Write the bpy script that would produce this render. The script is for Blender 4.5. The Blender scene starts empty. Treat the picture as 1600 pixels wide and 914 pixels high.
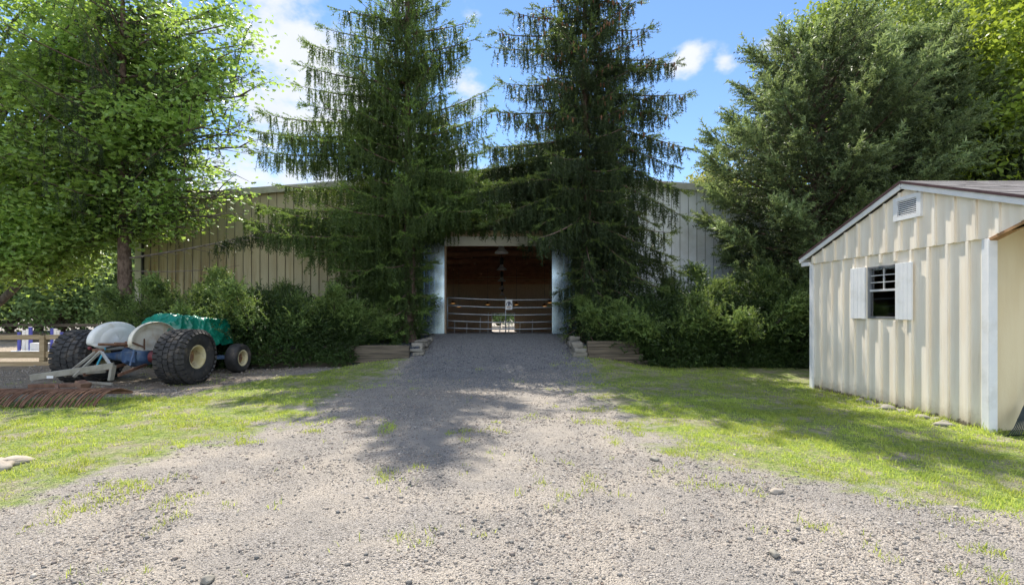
import bpy, math, random
import numpy as np
from mathutils import Vector, Matrix

PI = math.pi
R = math.radians
random.seed(7)
rng = np.random.default_rng(11)

# ------------------------------------------------------------------ camera, world, sun, exposure
scene = bpy.context.scene
C = scene.collection
F_PX, VX, HY, EYE = 733.0, 784.0, 484.0, 1.6      # focal length (px of a 1600 px wide frame), vanishing point, horizon, eye height

cam_data = bpy.data.cameras.new('camera')
cam = bpy.data.objects.new('camera', cam_data)
C.objects.link(cam)
cam.location = (0, 0, EYE)
cam.rotation_euler = (R(90), 0, 0)
cam_data.sensor_width = 36
cam_data.lens = F_PX / 1600 * 36
cam_data.shift_x = (800 - VX) / 1600
cam_data.shift_y = (HY - 457) / 1600
cam_data.clip_start = 0.05
cam_data.clip_end = 2000
scene.camera = cam

SUN_AZ, SUN_EL = R(-12.5), R(55)                  # azimuth from +Y, towards -X
w = bpy.data.worlds.new('World')
scene.world = w
w.use_nodes = True
wn, wl = w.node_tree.nodes, w.node_tree.links
wn.clear()
w_out = wn.new('ShaderNodeOutputWorld')
w_bg = wn.new('ShaderNodeBackground')
sky = wn.new('ShaderNodeTexSky')
sky.sky_type = 'NISHITA'
sky.sun_disc = False
sky.sun_elevation = SUN_EL
sky.sun_rotation = SUN_AZ
sky.air_density = 1.0
sky.dust_density = 0.0
sky.ozone_density = 2.0
w_bg.inputs['Strength'].default_value = 0.15
wl.new(w_bg.outputs[0], w_out.inputs[0])


def wmath(op, a, b=None, clamp=False):
    n = wn.new('ShaderNodeMath'); n.operation = op; n.use_clamp = clamp
    for i, v in enumerate((a, b)):
        if v is None: continue
        if isinstance(v, (int, float)): n.inputs[i].default_value = v
        else: wl.new(v, n.inputs[i])
    return n.outputs[0]


def pdir(px, py):
    return Vector(((px - VX) / F_PX, 1.0, (HY - py) / F_PX)).normalized()


tc = wn.new('ShaderNodeTexCoord')
n1 = wn.new('ShaderNodeTexNoise'); n1.inputs['Scale'].default_value = 8.0; n1.inputs['Detail'].default_value = 9; n1.inputs['Roughness'].default_value = 0.56
mp = wn.new('ShaderNodeMapping'); mp.inputs['Scale'].default_value = (1, 1, 1.7); mp.inputs['Location'].default_value = (3.1, 0.4, 1.2)
wl.new(tc.outputs['Generated'], mp.inputs['Vector']); wl.new(mp.outputs[0], n1.inputs['Vector'])
# banks of fair-weather cumulus: (direction, angular radius, weight)
banks = [((455, 90), .24, 1.0), ((430, 165), .22, 1.0), ((540, 150), .24, 1.0), ((390, 70), .14, .8), ((470, 250), .26, .8), ((380, 285), .24, .85), ((740, 150), .10, .7),
         ((1076, 95), .068, .82), ((1062, 105), .05, .7), ((1130, 102), .045, .6), ((735, 22), .055, .7), ((620, 10), .10, .8), ((1215, 70), .05, .6), ((100, 60), .3, .7), ((700, 260), .2, .5),
         ((-900, 100), .4, .9), ((2600, 150), .4, .9), ((1900, -60), .25, .8)]
acc = None
banks = [(pdir(*p), r_, w_) for p, r_, w_ in banks] + [(Vector(v).normalized(), r_, 1.0) for v, r_ in (((0, -1, .55), 1.0), ((-.9, -.35, .6), .8), ((.9, -.35, .6), .8), ((0, -.6, 1), .7))]  # adds unseen cloud banks behind and overhead as fill light
for cdir, rad, wgt in banks:
    d = wn.new('ShaderNodeVectorMath'); d.operation = 'DISTANCE'
    wl.new(tc.outputs['Generated'], d.inputs[0]); d.inputs[1].default_value = cdir
    mr = wn.new('ShaderNodeMapRange'); mr.interpolation_type = 'SMOOTHSTEP'
    wl.new(d.outputs['Value'], mr.inputs['Value'])
    mr.inputs['From Min'].default_value = 0; mr.inputs['From Max'].default_value = rad
    mr.inputs['To Min'].default_value = wgt; mr.inputs['To Max'].default_value = 0
    acc = mr.outputs[0] if acc is None else wmath('MAXIMUM', acc, mr.outputs[0])
dens = wmath('ADD', wmath('MULTIPLY', acc, 0.75), wmath('SUBTRACT', wmath('MULTIPLY', n1.outputs['Fac'], 2.0), 1.2))
mrc = wn.new('ShaderNodeMapRange'); mrc.interpolation_type = 'SMOOTHSTEP'
wl.new(dens, mrc.inputs['Value'])
mrc.inputs['From Min'].default_value = 0.10; mrc.inputs['From Max'].default_value = 0.55; mrc.inputs['To Max'].default_value = 0.93
n2 = wn.new('ShaderNodeTexNoise'); n2.inputs['Scale'].default_value = 9; n2.inputs['Detail'].default_value = 6
wl.new(tc.outputs['Generated'], n2.inputs['Vector'])
ccol = wn.new('ShaderNodeMix'); ccol.data_type = 'RGBA'
wl.new(n2.outputs['Fac'], ccol.inputs['Factor'])
ccol.inputs['A'].default_value = (2.05, 2.2, 2.5, 1); ccol.inputs['B'].default_value = (2.8, 2.8, 2.85, 1)
# clouds facing the sun (behind the camera) are brighter than the backlit ones ahead, raised to fill the shade
wsep = wn.new('ShaderNodeSeparateXYZ'); wl.new(tc.outputs['Generated'], wsep.inputs[0])
wfront = wn.new('ShaderNodeMapRange'); wl.new(wsep.outputs['Y'], wfront.inputs['Value'])
wfront.inputs['From Min'].default_value = .3; wfront.inputs['From Max'].default_value = -.3; wfront.inputs['To Min'].default_value = 1.0; wfront.inputs['To Max'].default_value = 2.3
ccol2 = wn.new('ShaderNodeVectorMath'); ccol2.operation = 'SCALE'; wl.new(ccol.outputs['Result'], ccol2.inputs[0]); wl.new(wfront.outputs[0], ccol2.inputs['Scale'])
skyc = wn.new('ShaderNodeHueSaturation'); skyc.inputs['Saturation'].default_value = 1.08; skyc.inputs['Value'].default_value = 0.55
stint = wn.new('ShaderNodeMix'); stint.data_type = 'RGBA'; stint.blend_type = 'MULTIPLY'; stint.inputs['Factor'].default_value = 1
wl.new(sky.outputs[0], stint.inputs['A']); stint.inputs['B'].default_value = (.93, .93, .97, 1)
wl.new(stint.outputs['Result'], skyc.inputs['Color'])
wmix = wn.new('ShaderNodeMix'); wmix.data_type = 'RGBA'
wl.new(mrc.outputs[0], wmix.inputs['Factor']); wl.new(skyc.outputs[0], wmix.inputs['A']); wl.new(ccol2.outputs[0], wmix.inputs['B'])
wl.new(wmix.outputs['Result'], w_bg.inputs['Color'])

sun_data = bpy.data.lights.new('sun', 'SUN')
sun_data.energy = 3.5
sun_data.angle = R(0.55)
sun_data.color = (1.0, 0.93, 0.82)
sun = bpy.data.objects.new('sun', sun_data)
C.objects.link(sun)
sun_dir = Vector((-math.sin(SUN_AZ) * math.cos(SUN_EL), -math.cos(SUN_AZ) * math.cos(SUN_EL), -math.sin(SUN_EL)))
sun.rotation_euler = sun_dir.to_track_quat('-Z', 'Y').to_euler()
sun.location = (-10, 40, 60)

scene.view_settings.view_transform = 'Standard'
scene.view_settings.look = 'None'
scene.view_settings.exposure = 1.4
scene.view_settings.gamma = 1.0
scene.view_settings.use_curve_mapping = False
scene.render.engine = 'CYCLES'
scene.cycles.use_denoising = True
try:
    scene.cycles.denoiser = 'OPENIMAGEDENOISE'
    scene.cycles.denoising_input_passes = 'RGB_ALBEDO_NORMAL'
except Exception:
    pass
scene.cycles.max_bounces = 8
scene.cycles.diffuse_bounces = 6
scene.cycles.glossy_bounces = 3
scene.cycles.transmission_bounces = 6
scene.cycles.transparent_max_bounces = 8
scene.cycles.caustics_reflective = False
scene.cycles.caustics_refractive = False


# ------------------------------------------------------------------ helpers: placing
def wx(px, Y): return (px - VX) / F_PX * Y
def wz(py, Y): return EYE - (py - HY) / F_PX * Y


def smooth(a, b, v):
    t = np.clip((np.asarray(v, float) - a) / (b - a), 0, 1)
    return t * t * (3 - 2 * t)


_perm = np.random.default_rng(3).random((256, 256))
def vnoise(x, y, s=1.0, o=0.0):
    x = np.asarray(x, float) * s + 37.2 + o; y = np.asarray(y, float) * s + 11.7 + o * 1.7
    xi = np.floor(x).astype(int); yi = np.floor(y).astype(int)
    fx = x - xi; fy = y - yi
    fx = fx * fx * (3 - 2 * fx); fy = fy * fy * (3 - 2 * fy)
    a = _perm[xi & 255, yi & 255]; b = _perm[(xi + 1) & 255, yi & 255]
    c = _perm[xi & 255, (yi + 1) & 255]; d = _perm[(xi + 1) & 255, (yi + 1) & 255]
    return (a * (1 - fx) + b * fx) * (1 - fy) + (c * (1 - fx) + d * fx) * fy
def fbm(x, y, s=1.0, o=0.0, n=4):
    v = 0; a = 0.5; t = 0
    for k in range(n):
        v = v + a * vnoise(x, y, s * 2 ** k, o + 5.3 * k); t += a; a *= 0.55
    return v / t


BARN_Y, BARN_X0, BARN_X1, BARN_END = 17.0, -13.2, 13.2, 62.0
FLOOR = 0.72
WALL_Y = 13.2
DRV_L, DRV_R = -2.33, 2.16


def ground_h(x, y):
    x = np.asarray(x, float); y = np.asarray(y, float)
    ramp = FLOOR * smooth(10.3, 17.1, y)
    out = np.maximum(np.maximum(DRV_L - x, x - DRV_R), 0)
    front = ramp * (1 - smooth(0.0, 2.6, out))
    inside = (x > DRV_L) & (x < DRV_R)
    bedmask = np.maximum(smooth(-7.3, -7.0, x) * (x <= DRV_L), (1 - smooth(3.4, 3.8, x)) * (x >= DRV_R))
    bed = 0.56 * np.maximum(smooth(13.21, 13.26, y) * bedmask, smooth(13.5, 15.5, y) * smooth(-14.0, -11.5, x))
    bed = bed + 0.12 * smooth(15, 16.8, y) * smooth(-13, -11.5, x)
    h = np.where(inside | (y < WALL_Y), front, np.maximum(bed, front * (y < WALL_Y)))
    # inside and behind the barn the land falls away
    inb = smooth(17.6, 30, y)
    hall = FLOOR + (-1.25 - FLOOR) * inb
    h = np.where(y > 17.2, np.where((x > -13.3) & (x < 13.3), hall, np.where(x > 0, 0.3 + (-1.25 - .3) * inb, h)), h)
    left = smooth(-12.0, -15.5, x) * smooth(12.5, 16, y)
    h = h * (1 - left) + (-0.1 - .4 * smooth(24, 60, y)) * left
    h = h + 0.05 * smooth(-8, -10, x) * smooth(9, 11, y) * (1 - smooth(13, 15, y))
    h = h + (fbm(x, y, .9) - .5) * .05 * (y < 17) + (fbm(x, y, 3.0, 9) - .5) * .022 * (y < 17)
    return h


def gz(x, y): return float(ground_h(np.array([x]), np.array([y]))[0])


def grass_mask(x, y):
    xl = np.interp(y, [2, 3.8, 5, 6.3, 9.3, 13.2], [-4.3, -3.8, -3.6, -3.05, -2.8, -2.4])
    xr = np.interp(y, [2, 3.4, 4.0, 4.6, 5.2, 7.5, 13], [6.0, 4.2, 3.2, 2.3, 1.7, 1.5, 1.75])
    l = smooth(-1.1, 1.5, xl - x) * smooth(2.0, 4.1, y + .12 * (-4 - x))
    r = smooth(-1.1, 1.6, x - xr) * smooth(2.3, 4.0, y + .15 * (x - 3))
    dirt = np.where(x < -5.9, smooth(8.1, 9.0, y + .5 * (fbm(x, y, .8, 3) - .5)), smooth(0, .8, y - (9.7 + 1.5 * (x + 6))))
    l = l * (1 - dirt * .93)
    m = np.maximum(l, r)
    m = m * (1 - smooth(13.3, 14.2, y) * (x > -13) * (x < 13.3))
    arena = smooth(13.1, 13.5, y) * smooth(-9.3, -10.2, x)
    m = m * (1 - arena * (1 - smooth(25, 26, y)))
    m = np.where((y > 17.1) & (x > -13.2) & (x < 13.2) & (y < 62), 0, m)
    m = np.where((y > 62) & (np.abs(x) < 8) & (y < 72), .15, m)
    return np.clip(m, 0, 1)


# ------------------------------------------------------------------ helpers: meshes
def link(o, parent=None):
    C.objects.link(o)
    if parent is not None: o.parent = parent
    return o


def mesh_np(name, V, F, mat, parent=None, smooth_shade=False):
    """one mesh object from an (N,3) array and an (M,k) array of equal-sized faces"""
    V = np.ascontiguousarray(V, dtype=np.float32); F = np.ascontiguousarray(F, dtype=np.int32)
    me = bpy.data.meshes.new(name)
    k = F.shape[1]
    me.vertices.add(len(V)); me.vertices.foreach_set('co', V.ravel())
    me.loops.add(F.size); me.loops.foreach_set('vertex_index', F.ravel())
    me.polygons.add(len(F)); me.polygons.foreach_set('loop_start', np.arange(0, F.size, k, dtype=np.int32))
    try: me.polygons.foreach_set('loop_total', np.full(len(F), k, dtype=np.int32))
    except Exception: pass
    if smooth_shade: me.polygons.foreach_set('use_smooth', np.ones(len(F), dtype=bool))
    me.update(calc_edges=True)
    me.materials.append(mat)
    return link(bpy.data.objects.new(name, me), parent)


class MB:
    """collects simple shapes; build() links them as one mesh object"""
    def __init__(s): s.v = []; s.f = []
    def poly(s, pts, faces):
        b = len(s.v); s.v += [tuple(p) for p in pts]; s.f += [tuple(b + i for i in f) for f in faces]; return s
    def box(s, x0, x1, y0, y1, z0, z1, m=None):
        p = [(x0, y0, z0), (x1, y0, z0), (x1, y1, z0), (x0, y1, z0), (x0, y0, z1), (x1, y0, z1), (x1, y1, z1), (x0, y1, z1)]
        if m is not None: p = [tuple(m @ Vector(q)) for q in p]
        return s.poly(p, [(0, 3, 2, 1), (4, 5, 6, 7), (0, 1, 5, 4), (1, 2, 6, 5), (2, 3, 7, 6), (3, 0, 4, 7)])
    def bar(s, a, b, wd, ht, up=(0, 0, 1)):
        a, b = Vector(a), Vector(b); d = (b - a).normalized(); u = Vector(up)
        sd = d.cross(u)
        if sd.length < 1e-4: sd = d.cross(Vector((1, 0, 0)))
        sd.normalize(); u = sd.cross(d).normalized()
        p = [q + sd * (wd / 2 * i) + u * (ht / 2 * j) for q in (a, b) for i, j in ((-1, -1), (1, -1), (1, 1), (-1, 1))]
        return s.poly(p, [(0, 1, 2, 3), (7, 6, 5, 4), (0, 4, 5, 1), (1, 5, 6, 2), (2, 6, 7, 3), (3, 7, 4, 0)])
    def tube(s, pts, rad, n=8, cap=True):
        pts = [Vector(p) for p in pts]
        if isinstance(rad, (int, float)): rad = [rad] * len(pts)
        b = len(s.v); prev = None
        for i, p in enumerate(pts):
            d = (pts[min(i + 1, len(pts) - 1)] - pts[max(i - 1, 0)]).normalized()
            if prev is None:
                u = d.cross(Vector((0, 0, 1)))
                if u.length < 1e-3: u = d.cross(Vector((1, 0, 0)))
            else: u = prev - d * prev.dot(d)
            u.normalize(); prev = u; v = d.cross(u)
            s.v += [tuple(p + (u * math.cos(2 * PI * k / n) + v * math.sin(2 * PI * k / n)) * rad[i]) for k in range(n)]
        for i in range(len(pts) - 1):
            for k in range(n):
                s.f.append((b + i * n + k, b + i * n + (k + 1) % n, b + (i + 1) * n + (k + 1) % n, b + (i + 1) * n + k))
        if cap:
            s.f.append(tuple(b + k for k in range(n))[::-1]); s.f.append(tuple(b + (len(pts) - 1) * n + k for k in range(n)))
        return s
    def lathe_x(s, prof, n=40, c=(0, 0, 0)):
        """profile of (x, r) turned about the X axis"""
        b = len(s.v)
        for x, r in prof:
            s.v += [(c[0] + x, c[1] + r * math.cos(2 * PI * k / n), c[2] + r * math.sin(2 * PI * k / n)) for k in range(n)]
        for i in range(len(prof) - 1):
            for k in range(n):
                s.f.append((b + i * n + k, b + i * n + (k + 1) % n, b + (i + 1) * n + (k + 1) % n, b + (i + 1) * n + k))
        return s
    def lathe_z(s, prof, n=24, c=(0, 0, 0)):
        b = len(s.v)
        for r, z in prof:
            s.v += [(c[0] + r * math.cos(2 * PI * k / n), c[1] + r * math.sin(2 * PI * k / n), c[2] + z) for k in range(n)]
        for i in range(len(prof) - 1):
            for k in range(n):
                s.f.append((b + i * n + k, b + i * n + (k + 1) % n, b + (i + 1) * n + (k + 1) % n, b + (i + 1) * n + k))
        return s
    def build(s, name, mat, parent=None, smooth_shade=False, bevel=0.0, solid=0.0, loc=None):
        me = bpy.data.meshes.new(name)
        me.from_pydata(s.v, [], s.f); me.update()
        if smooth_shade: me.polygons.foreach_set('use_smooth', np.ones(len(me.polygons), dtype=bool))
        me.materials.append(mat)
        o = link(bpy.data.objects.new(name, me), parent)
        if loc is not None: o.location = loc
        if solid:
            m = o.modifiers.new('solid', 'SOLIDIFY'); m.thickness = solid; m.offset = 0
        if bevel:
            m = o.modifiers.new('bevel', 'BEVEL'); m.width = bevel; m.segments = 2; m.limit_method = 'ANGLE'; m.angle_limit = R(40)
        return o


def tag(o, label=None, cat=None, group=None, kind=None):
    if label: o['label'] = label
    if cat: o['category'] = cat
    if group: o['group'] = group
    if kind: o['kind'] = kind
    return o


def thing(name, label, cat, loc=(0, 0, 0), rz=0.0, group=None):
    o = bpy.data.objects.new(name, None)
    o.empty_display_size = 0.2
    C.objects.link(o); o.location = loc; o.rotation_euler = (0, 0, rz)
    return tag(o, label, cat, group)


def copy_tree(o, parent=None):
    c = o.copy(); C.objects.link(c)
    if parent is not None: c.parent = parent
    for ch in list(o.children): copy_tree(ch, c)
    return c


# ------------------------------------------------------------------ helpers: materials
def nt(name):
    m = bpy.data.materials.new(name); m.use_nodes = True
    t = m.node_tree; t.nodes.clear()
    out = t.nodes.new('ShaderNodeOutputMaterial')
    return m, t, t.nodes, t.links, out


def mixc(n, l, fac, a, b, blend='MIX'):
    x = n.new('ShaderNodeMix'); x.data_type = 'RGBA'; x.blend_type = blend
    for key, v in (('Factor', fac), ('A', a), ('B', b)):
        if isinstance(v, (int, float)): x.inputs[key].default_value = v
        elif isinstance(v, tuple): x.inputs[key].default_value = (*v, 1)
        else: l.new(v, x.inputs[key])
    return x.outputs['Result']


def noise(n, l, vec, scale, detail=5, rough=.55):
    x = n.new('ShaderNodeTexNoise'); x.inputs['Scale'].default_value = scale; x.inputs['Detail'].default_value = detail; x.inputs['Roughness'].default_value = rough
    if vec is not None: l.new(vec, x.inputs['Vector'])
    return x.outputs['Fac']


def ramp(n, l, v, a, b, ta=0.0, tb=1.0, interp='SMOOTHSTEP'):
    x = n.new('ShaderNodeMapRange'); x.interpolation_type = interp
    l.new(v, x.inputs['Value']); x.inputs['From Min'].default_value = a; x.inputs['From Max'].default_value = b
    x.inputs['To Min'].default_value = ta; x.inputs['To Max'].default_value = tb
    return x.outputs[0]


def math_n(n, l, op, a, b):
    x = n.new('ShaderNodeMath'); x.operation = op
    for i, v in enumerate((a, b)):
        if isinstance(v, (int, float)): x.inputs[i].default_value = v
        else: l.new(v, x.inputs[i])
    return x.outputs[0]


def coords(n, l, scale=(1, 1, 1)):
    t = n.new('ShaderNodeTexCoord'); m = n.new('ShaderNodeMapping'); m.inputs['Scale'].default_value = scale
    l.new(t.outputs['Object'], m.inputs['Vector'])
    return m.outputs[0]


def surf(name, c1, c2, scale=4.0, stretch=(1, 1, 1), rough=.7, metal=0.0, bump=0.0, bscale=40.0, dirt=None, dirt_amt=.5, dirt_scale=2.0, spec=.4, lo=.35, hi=.65):
    m, t, n, l, out = nt(name)
    p = n.new('ShaderNodeBsdfPrincipled'); l.new(p.outputs[0], out.inputs[0])
    v = coords(n, l, stretch)
    col = mixc(n, l, ramp(n, l, noise(n, l, v, scale), lo, hi), c1, c2)
    if dirt is not None:
        d = ramp(n, l, noise(n, l, v, dirt_scale, 8, .65), .5, .72)
        col = mixc(n, l, math_n(n, l, 'MULTIPLY', d, dirt_amt), col, dirt)
    l.new(col, p.inputs['Base Color'])
    p.inputs['Roughness'].default_value = rough; p.inputs['Metallic'].default_value = metal
    p.inputs['Specular IOR Level'].default_value = spec
    if bump:
        b = n.new('ShaderNodeBump'); b.inputs['Strength'].default_value = bump; b.inputs['Distance'].default_value = .01
        l.new(noise(n, l, v, bscale, 6), b.inputs['Height']); l.new(b.outputs[0], p.inputs['Normal'])
    return m


def leafy(name, c1, c2, trans=(.3, .4, .05), tmix=.35, clump=.6, rough=.55, spec=.25, tip=None):
    """foliage: each leaf its own tone, gentle drift across the crown, some light through the blade"""
    m, t, n, l, out = nt(name)
    g = n.new('ShaderNodeNewGeometry')
    v = coords(n, l)
    col = mixc(n, l, g.outputs['Random Per Island'], c1, c2)
    drift = ramp(n, l, noise(n, l, v, clump, 3), .35, .65, .72, 1.22)
    hs = n.new('ShaderNodeHueSaturation'); l.new(col, hs.inputs['Color']); l.new(drift, hs.inputs['Value'])
    p = n.new('ShaderNodeBsdfPrincipled'); l.new(hs.outputs[0], p.inputs['Base Color'])
    p.inputs['Roughness'].default_value = rough; p.inputs['Specular IOR Level'].default_value = spec
    tr = n.new('ShaderNodeBsdfTranslucent')
    tcol = mixc(n, l, .5, hs.outputs[0], trans); l.new(tcol, tr.inputs['Color'])
    mx = n.new('ShaderNodeMixShader'); mx.inputs[0].default_value = tmix
    l.new(p.outputs[0], mx.inputs[1]); l.new(tr.outputs[0], mx.inputs[2]); l.new(mx.outputs[0], out.inputs[0])
    return m


# ------------------------------------------------------------------ materials
def ground_material():
    m, t, n, l, out = nt('ground_soil')
    p = n.new('ShaderNodeBsdfPrincipled'); l.new(p.outputs[0], out.inputs[0])
    v = coords(n, l)
    ag = n.new('ShaderNodeAttribute'); ag.attribute_name = 'grass'
    ad = n.new('ShaderNodeAttribute'); ad.attribute_name = 'stone'; af = n.new('ShaderNodeAttribute'); af.attribute_name = 'dirt'
    aa = n.new('ShaderNodeAttribute'); aa.attribute_name = 'arena'
    sand = mixc(n, l, ramp(n, l, noise(n, l, v, 1.1, 5), .38, .62), (.46, .41, .35), (.35, .322, .29))
    # fine grit: small voronoi cells, each its own grey
    vo = n.new('ShaderNodeTexVoronoi'); vo.inputs['Scale'].default_value = 75; l.new(v, vo.inputs['Vector'])
    sep = n.new('ShaderNodeSeparateColor'); l.new(vo.outputs['Color'], sep.inputs[0])
    grit = mixc(n, l, sep.outputs[0], (.045, .043, .045), (.55, .51, .47))
    patch = ramp(n, l, math_n(n, l, 'ADD', noise(n, l, v, 2.6, 8, .7), math_n(n, l, 'MULTIPLY', math_n(n, l, 'SUBTRACT', noise(n, l, coords(n, l, (1.5, .22, 1)), 1.0, 4), .5), .7)), .40, .62)
    pick = ramp(n, l, sep.outputs[1], .45, .55)
    base = mixc(n, l, math_n(n, l, 'MULTIPLY', math_n(n, l, 'MULTIPLY', pick, patch), .85), sand, grit)
    vo2 = n.new('ShaderNodeTexVoronoi'); vo2.inputs['Scale'].default_value = 38; l.new(v, vo2.inputs['Vector'])
    sep2 = n.new('ShaderNodeSeparateColor'); l.new(vo2.outputs['Color'], sep2.inputs[0])
    dark = mixc(n, l, sep2.outputs[0], (.045, .052, .068), (.15, .165, .195))
    sf = ramp(n, l, math_n(n, l, 'ADD', ad.outputs['Fac'], math_n(n, l, 'MULTIPLY', math_n(n, l, 'SUBTRACT', noise(n, l, v, 3.2, 8, .75), .5), 1.5)), .30, .75)
    base = mixc(n, l, sf, base, dark)
    earth = mixc(n, l, ramp(n, l, noise(n, l, v, 3.5, 8, .7), .36, .62), (.20, .155, .11), (.36, .30, .225))
    base = mixc(n, l, math_n(n, l, 'MULTIPLY', af.outputs['Fac'], .8), base, earth)
    soil = mixc(n, l, ramp(n, l, noise(n, l, v, 6, 8, .7), .35, .65), (.28, .245, .165), (.44, .39, .30))
    thin = ramp(n, l, noise(n, l, v, 1.7, 8, .7), .35, .6)
    green = mixc(n, l, ramp(n, l, noise(n, l, v, 14, 6, .7), .4, .6), (.15, .23, .04), (.31, .38, .09))
    turf = mixc(n, l, thin, soil, green)
    gm = ramp(n, l, math_n(n, l, 'ADD', ag.outputs['Fac'], math_n(n, l, 'MULTIPLY', math_n(n, l, 'SUBTRACT', noise(n, l, v, 2.0, 8, .7), .5), 2.0)), .36, .74)
    base = mixc(n, l, gm, base, turf)
    ar = mixc(n, l, noise(n, l, v, .8, 6), (.40, .33, .25), (.5, .42, .33))
    base = mixc(n, l, aa.outputs['Fac'], base, ar)
    l.new(base, p.inputs['Base Color']); p.inputs['Roughness'].default_value = .9; p.inputs['Specular IOR Level'].default_value = .2
    b = n.new('ShaderNodeBump'); b.inputs['Strength'].default_value = 1.0; b.inputs['Distance'].default_value = .022
    l.new(math_n(n, l, 'ADD', noise(n, l, v, 55, 6, .7), math_n(n, l, 'MULTIPLY', vo.outputs['Distance'], -1.2)), b.inputs['Height'])
    b2 = n.new('ShaderNodeBump'); b2.inputs['Strength'].default_value = .8; b2.inputs['Distance'].default_value = .05
    l.new(noise(n, l, v, 5, 6, .65), b2.inputs['Height']); l.new(b.outputs[0], b2.inputs['Normal']); l.new(b2.outputs[0], p.inputs['Normal'])
    return m


def island_surf(name, cols, rough=.8, bump=.3, bscale=60):
    """stones: every island picks its colour from a list"""
    m, t, n, l, out = nt(name)
    p = n.new('ShaderNodeBsdfPrincipled'); l.new(p.outputs[0], out.inputs[0])
    g = n.new('ShaderNodeNewGeometry'); cr = n.new('ShaderNodeValToRGB'); cr.color_ramp.interpolation = 'LINEAR'
    while len(cr.color_ramp.elements) < len(cols): cr.color_ramp.elements.new(.5)
    for i, c in enumerate(cols):
        cr.color_ramp.elements[i].position = i / (len(cols) - 1); cr.color_ramp.elements[i].color = (*c, 1)
    l.new(g.outputs['Random Per Island'], cr.inputs[0])
    v = coords(n, l)
    col = mixc(n, l, .35, cr.outputs[0], mixc(n, l, noise(n, l, v, 12, 6, .7), (.05, .05, .045), (.6, .57, .5)))
    l.new(col, p.inputs['Base Color']); p.inputs['Roughness'].default_value = rough
    b = n.new('ShaderNodeBump'); b.inputs['Strength'].default_value = bump; b.inputs['Distance'].default_value = .01
    l.new(noise(n, l, v, bscale, 5), b.inputs['Height']); l.new(b.outputs[0], p.inputs['Normal'])
    return m


def siding_material():
    """painted steel sheets: clean towards the right, brown water and algae stains running down towards the left end"""
    m, t, n, l, out = nt('barn_siding')
    p = n.new('ShaderNodeBsdfPrincipled'); l.new(p.outputs[0], out.inputs[0])
    tcn = n.new('ShaderNodeTexCoord'); sp = n.new('ShaderNodeSeparateXYZ'); l.new(tcn.outputs['Object'], sp.inputs[0])
    v = coords(n, l, (3.2, 1, .22)); v2 = coords(n, l, (1, 1, 1))
    paint = mixc(n, l, ramp(n, l, sp.outputs['X'], -6.0, 5.0), (.54, .475, .315), (.84, .885, .91))  # right end tinted with bluish skylight
    streak = ramp(n, l, noise(n, l, v, 1.4, 8, .65), .40, .66)
    fr_ = math_n(n, l, 'FRACT', math_n(n, l, 'DIVIDE', math_n(n, l, 'ADD', sp.outputs['X'], 13.2 + .305), .305), 0)
    rib_shade = math_n(n, l, 'MULTIPLY', math_n(n, l, 'GREATER_THAN', fr_, .40), math_n(n, l, 'LESS_THAN', fr_, .455))  # dark lines along rib edges, painted so the ribs show in flat shade
    rib_shade2 = math_n(n, l, 'MULTIPLY', math_n(n, l, 'GREATER_THAN', fr_, .57), math_n(n, l, 'LESS_THAN', fr_, .61))
    low = ramp(n, l, math_n(n, l, 'ADD', sp.outputs['Z'], math_n(n, l, 'MULTIPLY', noise(n, l, v, .9, 5), 3.5)), 4.2, 6.9, 1.0, .12)
    end = ramp(n, l, sp.outputs['X'], -12.5, -4.0, 1.0, .12)
    amt = math_n(n, l, 'MULTIPLY', math_n(n, l, 'MULTIPLY', streak, low), end)
    col = mixc(n, l, amt, paint, (.27, .18, .075))
    col = mixc(n, l, math_n(n, l, 'MULTIPLY', ramp(n, l, noise(n, l, v2, .7, 7, .7), .45, .7), .3), col, (.33, .33, .24))
    col = mixc(n, l, math_n(n, l, 'MULTIPLY', math_n(n, l, 'MAXIMUM', rib_shade, rib_shade2), .62), col, (.16, .16, .14))
    l.new(col, p.inputs['Base Color']); p.inputs['Roughness'].default_value = .5; p.inputs['Specular IOR Level'].default_value = .35
    return m


def shingle_material():
    m, t, n, l, out = nt('asphalt_shingles')
    p = n.new('ShaderNodeBsdfPrincipled'); l.new(p.outputs[0], out.inputs[0])
    v = coords(n, l, (3.3, 7.0, 1))
    br = n.new('ShaderNodeTexBrick'); l.new(v, br.inputs['Vector']); br.offset = .5
    br.inputs['Scale'].default_value = 1; br.inputs['Mortar Size'].default_value = .015; br.inputs['Brick Width'].default_value = 1.0; br.inputs['Row Height'].default_value = 1.0
    br.inputs['Color1'].default_value = (.09, .075, .085, 1); br.inputs['Color2'].default_value = (.22, .20, .21, 1); br.inputs['Mortar'].default_value = (.03, .03, .03, 1); br.inputs['Bias'].default_value = 0
    v2 = coords(n, l)
    col = mixc(n, l, .35, br.outputs['Color'], mixc(n, l, noise(n, l, v2, 60, 4), (.03, .03, .03), (.32, .3, .3)))
    l.new(col, p.inputs['Base Color']); p.inputs['Roughness'].default_value = .92
    return m


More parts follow.
